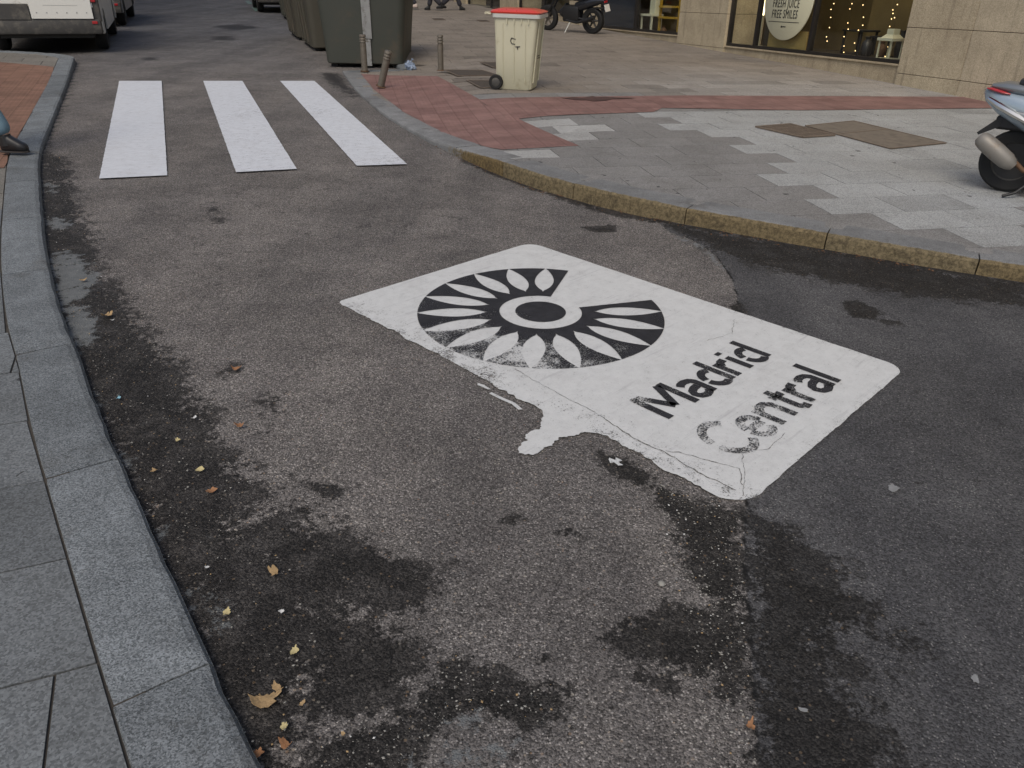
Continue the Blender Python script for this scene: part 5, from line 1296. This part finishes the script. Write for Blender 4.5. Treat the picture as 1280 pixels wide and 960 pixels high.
def person(loc_, rz, label, trousers, top, shoe, stride=.28, phase=1, bare=False, group=None):
    """walking figure 1.72 m, facing local +x; phase=+1 right leg in front"""
    t = thing('person', label, 'person', loc_, rz, group)
    H = 1.72
    hips = {}
    def leg(s):
        f = s*-phase                        # +1: this leg forward
        hip = (0, s*.095, .90); knee = ((.10 if f < 0 else .02)+stride*.45*f+ (.05 if f < 0 else 0), s*.10, .50 if f > 0 else .49)
        ank = (stride*f*1.0-(.02 if f < 0 else 0), s*.10, .10 if f > 0 else .16)
        return hip, knee, ank, f
    pel = (0, 0, .95); spine = (0, 0, 1.12); chest = (.01, 0, 1.30); neck0 = (.01, 0, 1.44); neck = (.02, 0, 1.50); headc = (.035, 0, 1.60); headt = (.03, 0, 1.69)
    ch = [[(pel, .11), (spine, .105), (chest, .12), (neck0, .06), (neck, .05), (headc, .085), (headt, .06)]]
    tro = [[(pel, .135)]]; topc = [[(pel, .14), (spine, .135), (chest, .15), (neck0, .085)]]
    for s in (-1, 1):
        hip, knee, ank, f = leg(s)
        sh = (0.0, s*.175, 1.40); el_ = (-.05-.04*f, s*.225, 1.12); wr_ = (-.02-.07*f, s*.215, .88); hand = (-.01-.08*f, s*.21, .80)
        ch += [[(pel, .11), (hip, .085), (knee, .055), (ank, .038), ((ank[0]+.05, ank[1], ank[2]-.055), .035), ((ank[0]+.14, ank[1], ank[2]-.06), .025)], [(chest, .12), (sh, .055), (el_, .040), (wr_, .028), (hand, .033)]]
        # five fingers
        for k in range(4):
            fy = hand[1]; fx = hand[0]-.022+.015*k; L_ = (.065, .075, .08, .06)[k]
            ch.append([(hand, .033), ((fx+.004, fy, hand[2]-.035), .009), ((fx+.012, fy, hand[2]-.035-L_*.6), .008), ((fx+.012, fy-s*.012, hand[2]-.035-L_), .007)])
        ch.append([(hand, .033), ((hand[0]+.035, fy-s*.012, hand[2]-.01), .011), ((hand[0]+.045, fy-s*.02, hand[2]-.045), .009)])
        flare = .062 if not bare else .05
        tro.append([(pel, .135), (hip, .105), (knee, .085), ((ank[0]-.02, ank[1], ank[2]+.03), flare*1.55)])
        topc.append([(chest, .15), (sh, .078), (el_, .060), (wr_, .045)])
        # shoe
        sh_ = MB(); ax, ay, az = ank; z0 = az-.10
        tilt = 0 if f > 0 else R(-0)
        secs = [(-.085, 0, .055, .03, .045), (-.06, 0, .07, .042, .065), (0, 0, .08, .046, .078), (.07, 0, .062, .047, .058), (.14, 0, .046, .049, .042), (.185, 0, .038, .038, .032), (.208, 0, .032, .014, .018)]
        sh_.loft([(ax+x*.76, ay+y, z0+z+.006, hw, hh) for x, y, z, hw, hh in secs], 16, 2.6); so_ = sh_.build('shoe', shoe, t, True)
        sh_ = MB(); sh_.tube([(ax-.01, ay, az-.04), (ax-.02, ay, az+.05)], [.054, .050], 14); sh_.build('boot_shaft', shoe, so_, True) if not bare else sh_.bm.free()
        sl = MB(); sl.loft([(ax-.09, ay, z0+.008, .03, .008), (ax-.05, ay, z0+.008, .043, .009), (ax+.07, ay, z0+.008, .045, .009), (ax+.115, ay, z0+.008, .050, .009), (ax+.160, ay, z0+.01, .018, .007)], 16, 3); sl.build('sole', 'sole', so_, True)
    b = skin_mesh('body', ch, 'skin', t, 1)
    skin_mesh('trousers', tro, trousers, t, 2); skin_mesh('jacket', topc, top, t, 2)
    a = MB(); bmesh.ops.create_icosphere(a.bm, subdivisions=3, radius=1)
    for v in a.bm.verts:
        x, y, z = v.co; v.co = Vector((.02+x*.098-(.01 if x > .2 and z < .3 else 0), y*.088, 1.635+z*.105))
        if x > .35 and z < .45: v.co.x = .02+.03
    a.build('hair', 'hair', t, True)
    for s in (-1, 1): a = MB(); a.lathe([(0, .006), (.008, .004), (.011, 0)], 'X', (.118, s*.03, 1.612), 10); a.build('eye', 'ink', t)
    a = MB(); a.loft([(.105, 0, 1.585, .012, .03), (.13, 0, 1.575, .012, .014), (.138, 0, 1.572, .005, .006)], 10, 2); a.build('nose', 'skin', t, True)
    return t
fp_ = G(14, 190, .07)
person((fp_.x-.300, fp_.y+.10, .068), R(0), 'walking person in light blue jeans and black shoes at the left edge', 'jeans', 'coat', 'shoe', .30, 1)
pA = G(543, 13, .12); person((pA.x, pA.y, .119), R(180), 'distant walking person in dark trousers, left one of the pair beyond the bollard', 'darkcloth', 'coat', 'shoe', .22, 1, group='pedestrians far up the pavement')
pB = G(575, 13, .12); person((pB.x-.3, pB.y, .119), R(5), 'distant walking person in dark trousers, right one of the pair, nearer the bin', 'darkcloth', 'coat2', 'shoe', .34, -1, group='pedestrians far up the pavement')
pC = G(517, 12, .12); person((pC.x-.1, pC.y, .119), R(170), 'distant person with pale shoes half hidden behind the nearest container', 'darkcloth', 'coat2', 'shoepale', .2, 1, True, group='pedestrians far up the pavement')

# ------------------------------------------------------------------ litter
def rz_(): return random.uniform(0, 6.28)
def leafmesh(px, size, m, label, name='dry_leaf', cat='leaf', lobes=5, z=.004, curl=.25, seed=0):
    p = G(px[0], px[1], z); n = 26; a = MB(); rs_ = random.Random(seed+px[0])
    ang0 = rs_.uniform(0, 6.28); el_ = rs_.uniform(.55, .9); outl = []
    for i in range(n):
        th = 2*math.pi*i/n; r = size*.5*(1+.10*math.cos(lobes*th+1)+.62*noise.noise(Vector((math.cos(th)*2.2, math.sin(th)*2.2, seed*3.7)))+rs_.uniform(-.14, .14)); outl.append((r*math.cos(th), r*math.sin(th)*el_))
    rings_ = []
    for k in (.0, .35, .7, 1.0):
        rr = []
        for x, y in outl:
            X2, Y2 = x*k, y*k; zz = curl*size*((X2/size)**2*2.2+.25*noise.noise(Vector((X2*40+seed, Y2*40, 0)))); rr.append((X2, Y2, max(0, zz)))
        rings_.append(rr)
    a.rings(rings_[1:], cap=False); 
    c = a.bm.verts.new((0, 0, 0)); a.bm.verts.ensure_lookup_table()
    vs_ = [a.bm.verts[i] for i in range(n)]
    for i in range(n): a.bm.faces.new((c, vs_[i], vs_[(i+1) % n]))
    o = a.build(name, m, None, False); o.location = (p.x, p.y, z); o.rotation_euler = (rs_.uniform(-.15, .15), rs_.uniform(-.15, .15), ang0)
    md = o.modifiers.new('s', 'SOLIDIFY'); md.thickness = .0008
    return tag(o, label, cat)
leafmesh((332, 876), .072, 'leaf1', 'largest tan crumpled leaf in the dark gutter near the bottom', curl=.35, seed=1)
leafmesh((347, 861), .030, 'leaf1', 'small tan leaf touching the largest crumpled leaf', curl=.6, seed=2)
leafmesh((355, 908), .022, 'leaf3', 'small pale yellow leaf below the largest crumpled leaf', seed=3)
leafmesh((357, 932), .030, 'leaf2', 'brown twisted leaf scrap lowest but one in the gutter', curl=.8, seed=4)
leafmesh((322, 943), .028, 'leaf2', 'brown leaf against the left kerb at the very bottom', curl=.7, seed=5)
leafmesh((378, 879), .016, 'leaf1', 'tiny tan scrap right of the largest crumpled leaf', seed=6)
leafmesh((368, 814), .030, 'leaf3', 'pale yellow leaf alone above the largest crumpled leaf', lobes=2, seed=7)
leafmesh((343, 717), .034, 'leaf1', 'tan forked leaf on the dark gutter stain', lobes=3, curl=.6, seed=8)
leafmesh((283, 765), .022, 'leaf3', 'yellowish round leaf near the kerb joint', lobes=2, seed=9)
leafmesh((264, 614), .036, 'leaf2', 'orange brown leaf on the dark gutter', lobes=3, curl=.5, seed=10)
leafmesh((249, 587), .028, 'leaf3', 'pale green pointed leaf above the orange brown one', lobes=2, seed=11)
leafmesh((193, 588), .026, 'leaf1', 'round tan leaf close to the left kerb', lobes=2, seed=12)
leafmesh((222, 550), .022, 'leaf3', 'small bright yellow scrap on the dark gutter', lobes=2, seed=13)
leafmesh((299, 532), .034, 'leaf2', 'orange leaf at the ragged edge of the gutter stain', lobes=4, curl=.6, seed=14)
leafmesh((295, 461), .036, 'leaf2', 'orange leaf lying on a small isolated dark stain', lobes=4, curl=.6, seed=15)
leafmesh((135, 394), .050, 'leaf1', 'tan leaf on the upper gutter beside the cement smear', lobes=4, curl=.5, seed=16)
leafmesh((104, 350), .040, 'leaf1', 'tan leaf lying on the grey cement smear', lobes=3, curl=.4, seed=17)
leafmesh((938, 908), .030, 'leaf2', 'orange leaf in the seam between old and new asphalt', lobes=4, curl=.8, seed=18)
leafmesh((429, 917), .014, 'leaf1', 'tiny orange scrap right of the gutter at the bottom', seed=19)
leafmesh((148, 498), 0.020, 'bluepaper', 'light blue wrapper scrap beside the left kerb', 'wrapper_scrap', 'litter', lobes=2, curl=.5, seed=20)
leafmesh((352, 764), 0.015, 'paper', 'white scrap right of the yellowish round leaf', 'paper_scrap', 'litter', lobes=2, curl=.4, seed=21)
leafmesh((259, 709), 0.012, 'paper', 'small white paper scrap near the kerb', 'paper_scrap', 'litter', lobes=4, curl=.4, seed=22)
leafmesh((141, 400), 0.014, 'paper', 'white crumb next to the upper tan leaf', 'paper_scrap', 'litter', lobes=2, curl=.4, seed=23)
leafmesh((243, 522), 0.019, 'paper', 'white cigarette paper at the edge of the gutter stain', 'paper_scrap', 'litter', lobes=2, curl=.4, seed=24)
leafmesh((1003, 887), .020, 'smear', 'dried white spot on the dark new asphalt', 'gum_spot', 'gum spot', lobes=3, curl=.05, seed=25)
leafmesh((1117, 610), .040, 'smear', 'pale smear on the new asphalt right of the painted sign', 'gum_spot', 'gum spot', lobes=3, curl=.02, seed=26)
leafmesh((1219, 848), .026, 'smear', 'pale smear on the new asphalt near the right edge', 'gum_spot', 'gum spot', lobes=3, curl=.02, seed=27)
def pebbles(name, pts, sizes, m, label=None):
    V, F = [], []
    base = [(1, 0, 0), (-1, 0, 0), (0, 1, 0), (0, -1, 0), (0, 0, 1), (0, 0, -.5)]
    fc = [(0, 2, 4), (2, 1, 4), (1, 3, 4), (3, 0, 4), (2, 0, 5), (1, 2, 5), (3, 1, 5), (0, 3, 5)]
    for (x, y, z), s in zip(pts, sizes):
        b0 = len(V); a = random.uniform(0, 6.28); ca, sa = math.cos(a), math.sin(a)
        sc_ = (random.uniform(.7, 1.3), random.uniform(.5, 1), random.uniform(.35, .8))
        for vx_, vy_, vz_ in base:
            X2, Y2, Z2 = vx_*s*sc_[0], vy_*s*sc_[1], vz_*s*sc_[2]
            V.append((x+X2*ca-Y2*sa, y+X2*sa+Y2*ca, z+Z2+s*.2))
        F += [tuple(b0+i for i in f) for f in fc]
    return mesh_np(name, V, F, m)
def scatter(polys, n, smin, smax):
    pts, sz = [], []
    for poly, k in polys:
        q = np.array(gp(poly)); lo, hi = q.min(0), q.max(0); got = 0
        while got < n*k:
            c = rng.uniform(lo, hi, (400, 2)); c = c[sdpoly(c, q) > 0][:int(n*k-got)+1]
            if len(c) == 0: continue
            for x, y in c: pts.append((x, y, -.002)); sz.append(smin+(smax-smin)*rng.random()**3.5)
            got += len(c)
    return pts, sz
gut = stains_and_shade[0][0]; seamz = [(820,600),(925,640),(932,760),(945,960),(890,960),(860,800),(840,700)]
for m, n, lab in (('pebble', 2600, ''), ('leaf1', 300, ''), ('paper', 120, '')):
    pts, sz = scatter([(gut, .55), (stains_and_shade[3][0], .15), (seamz, .3)], n, .0010, .0048)
    o = pebbles('loose_grit' if m == 'pebble' else 'leaf_crumbs' if m == 'leaf1' else 'paper_crumbs', pts, sz, m); tag(o, {'pebble': 'fine grey grit lying in the gutter and along the asphalt seam', 'leaf1': 'crumbled tan leaf bits scattered in the gutter', 'paper': 'tiny white specks scattered in the gutter'}[m], {'pebble': 'grit', 'leaf1': 'leaf crumbs', 'paper': 'specks'}[m], kind='stuff')
pts = []; sz = []
for i in range(260):
    t_ = random.random(); k0 = int(t_*8); f_ = t_*8-k0; a_, b_ = KR[3+k0], KR[4+k0]; off_ = abs(random.gauss(0, .05))+.01
    tx, ty = b_[0]-a_[0], b_[1]-a_[1]; q_ = math.hypot(tx, ty); pts.append((a_[0]+tx*f_+ty/q_*off_, a_[1]+ty*f_-tx/q_*off_, 0)); sz.append(random.uniform(.003, .012)*random.random()**1.2+.002)
o = pebbles('kerb_debris', pts, sz, 'rust'); tag(o, 'brown leaf litter and dirt gathered along the foot of the ochre kerb', 'debris', kind='stuff')
p = G(827, 728, .006); a = MB(); bmesh.ops.create_icosphere(a.bm, subdivisions=2, radius=.011)
for v in a.bm.verts: v.co *= 1+.2*noise.noise(v.co*90); v.co.z *= .6
o = a.build('pebble', 'pebble', None, True); o.location = (p.x, p.y, .002); tag(o, 'single pale grey pebble on the old asphalt below the painted sign', 'pebble')
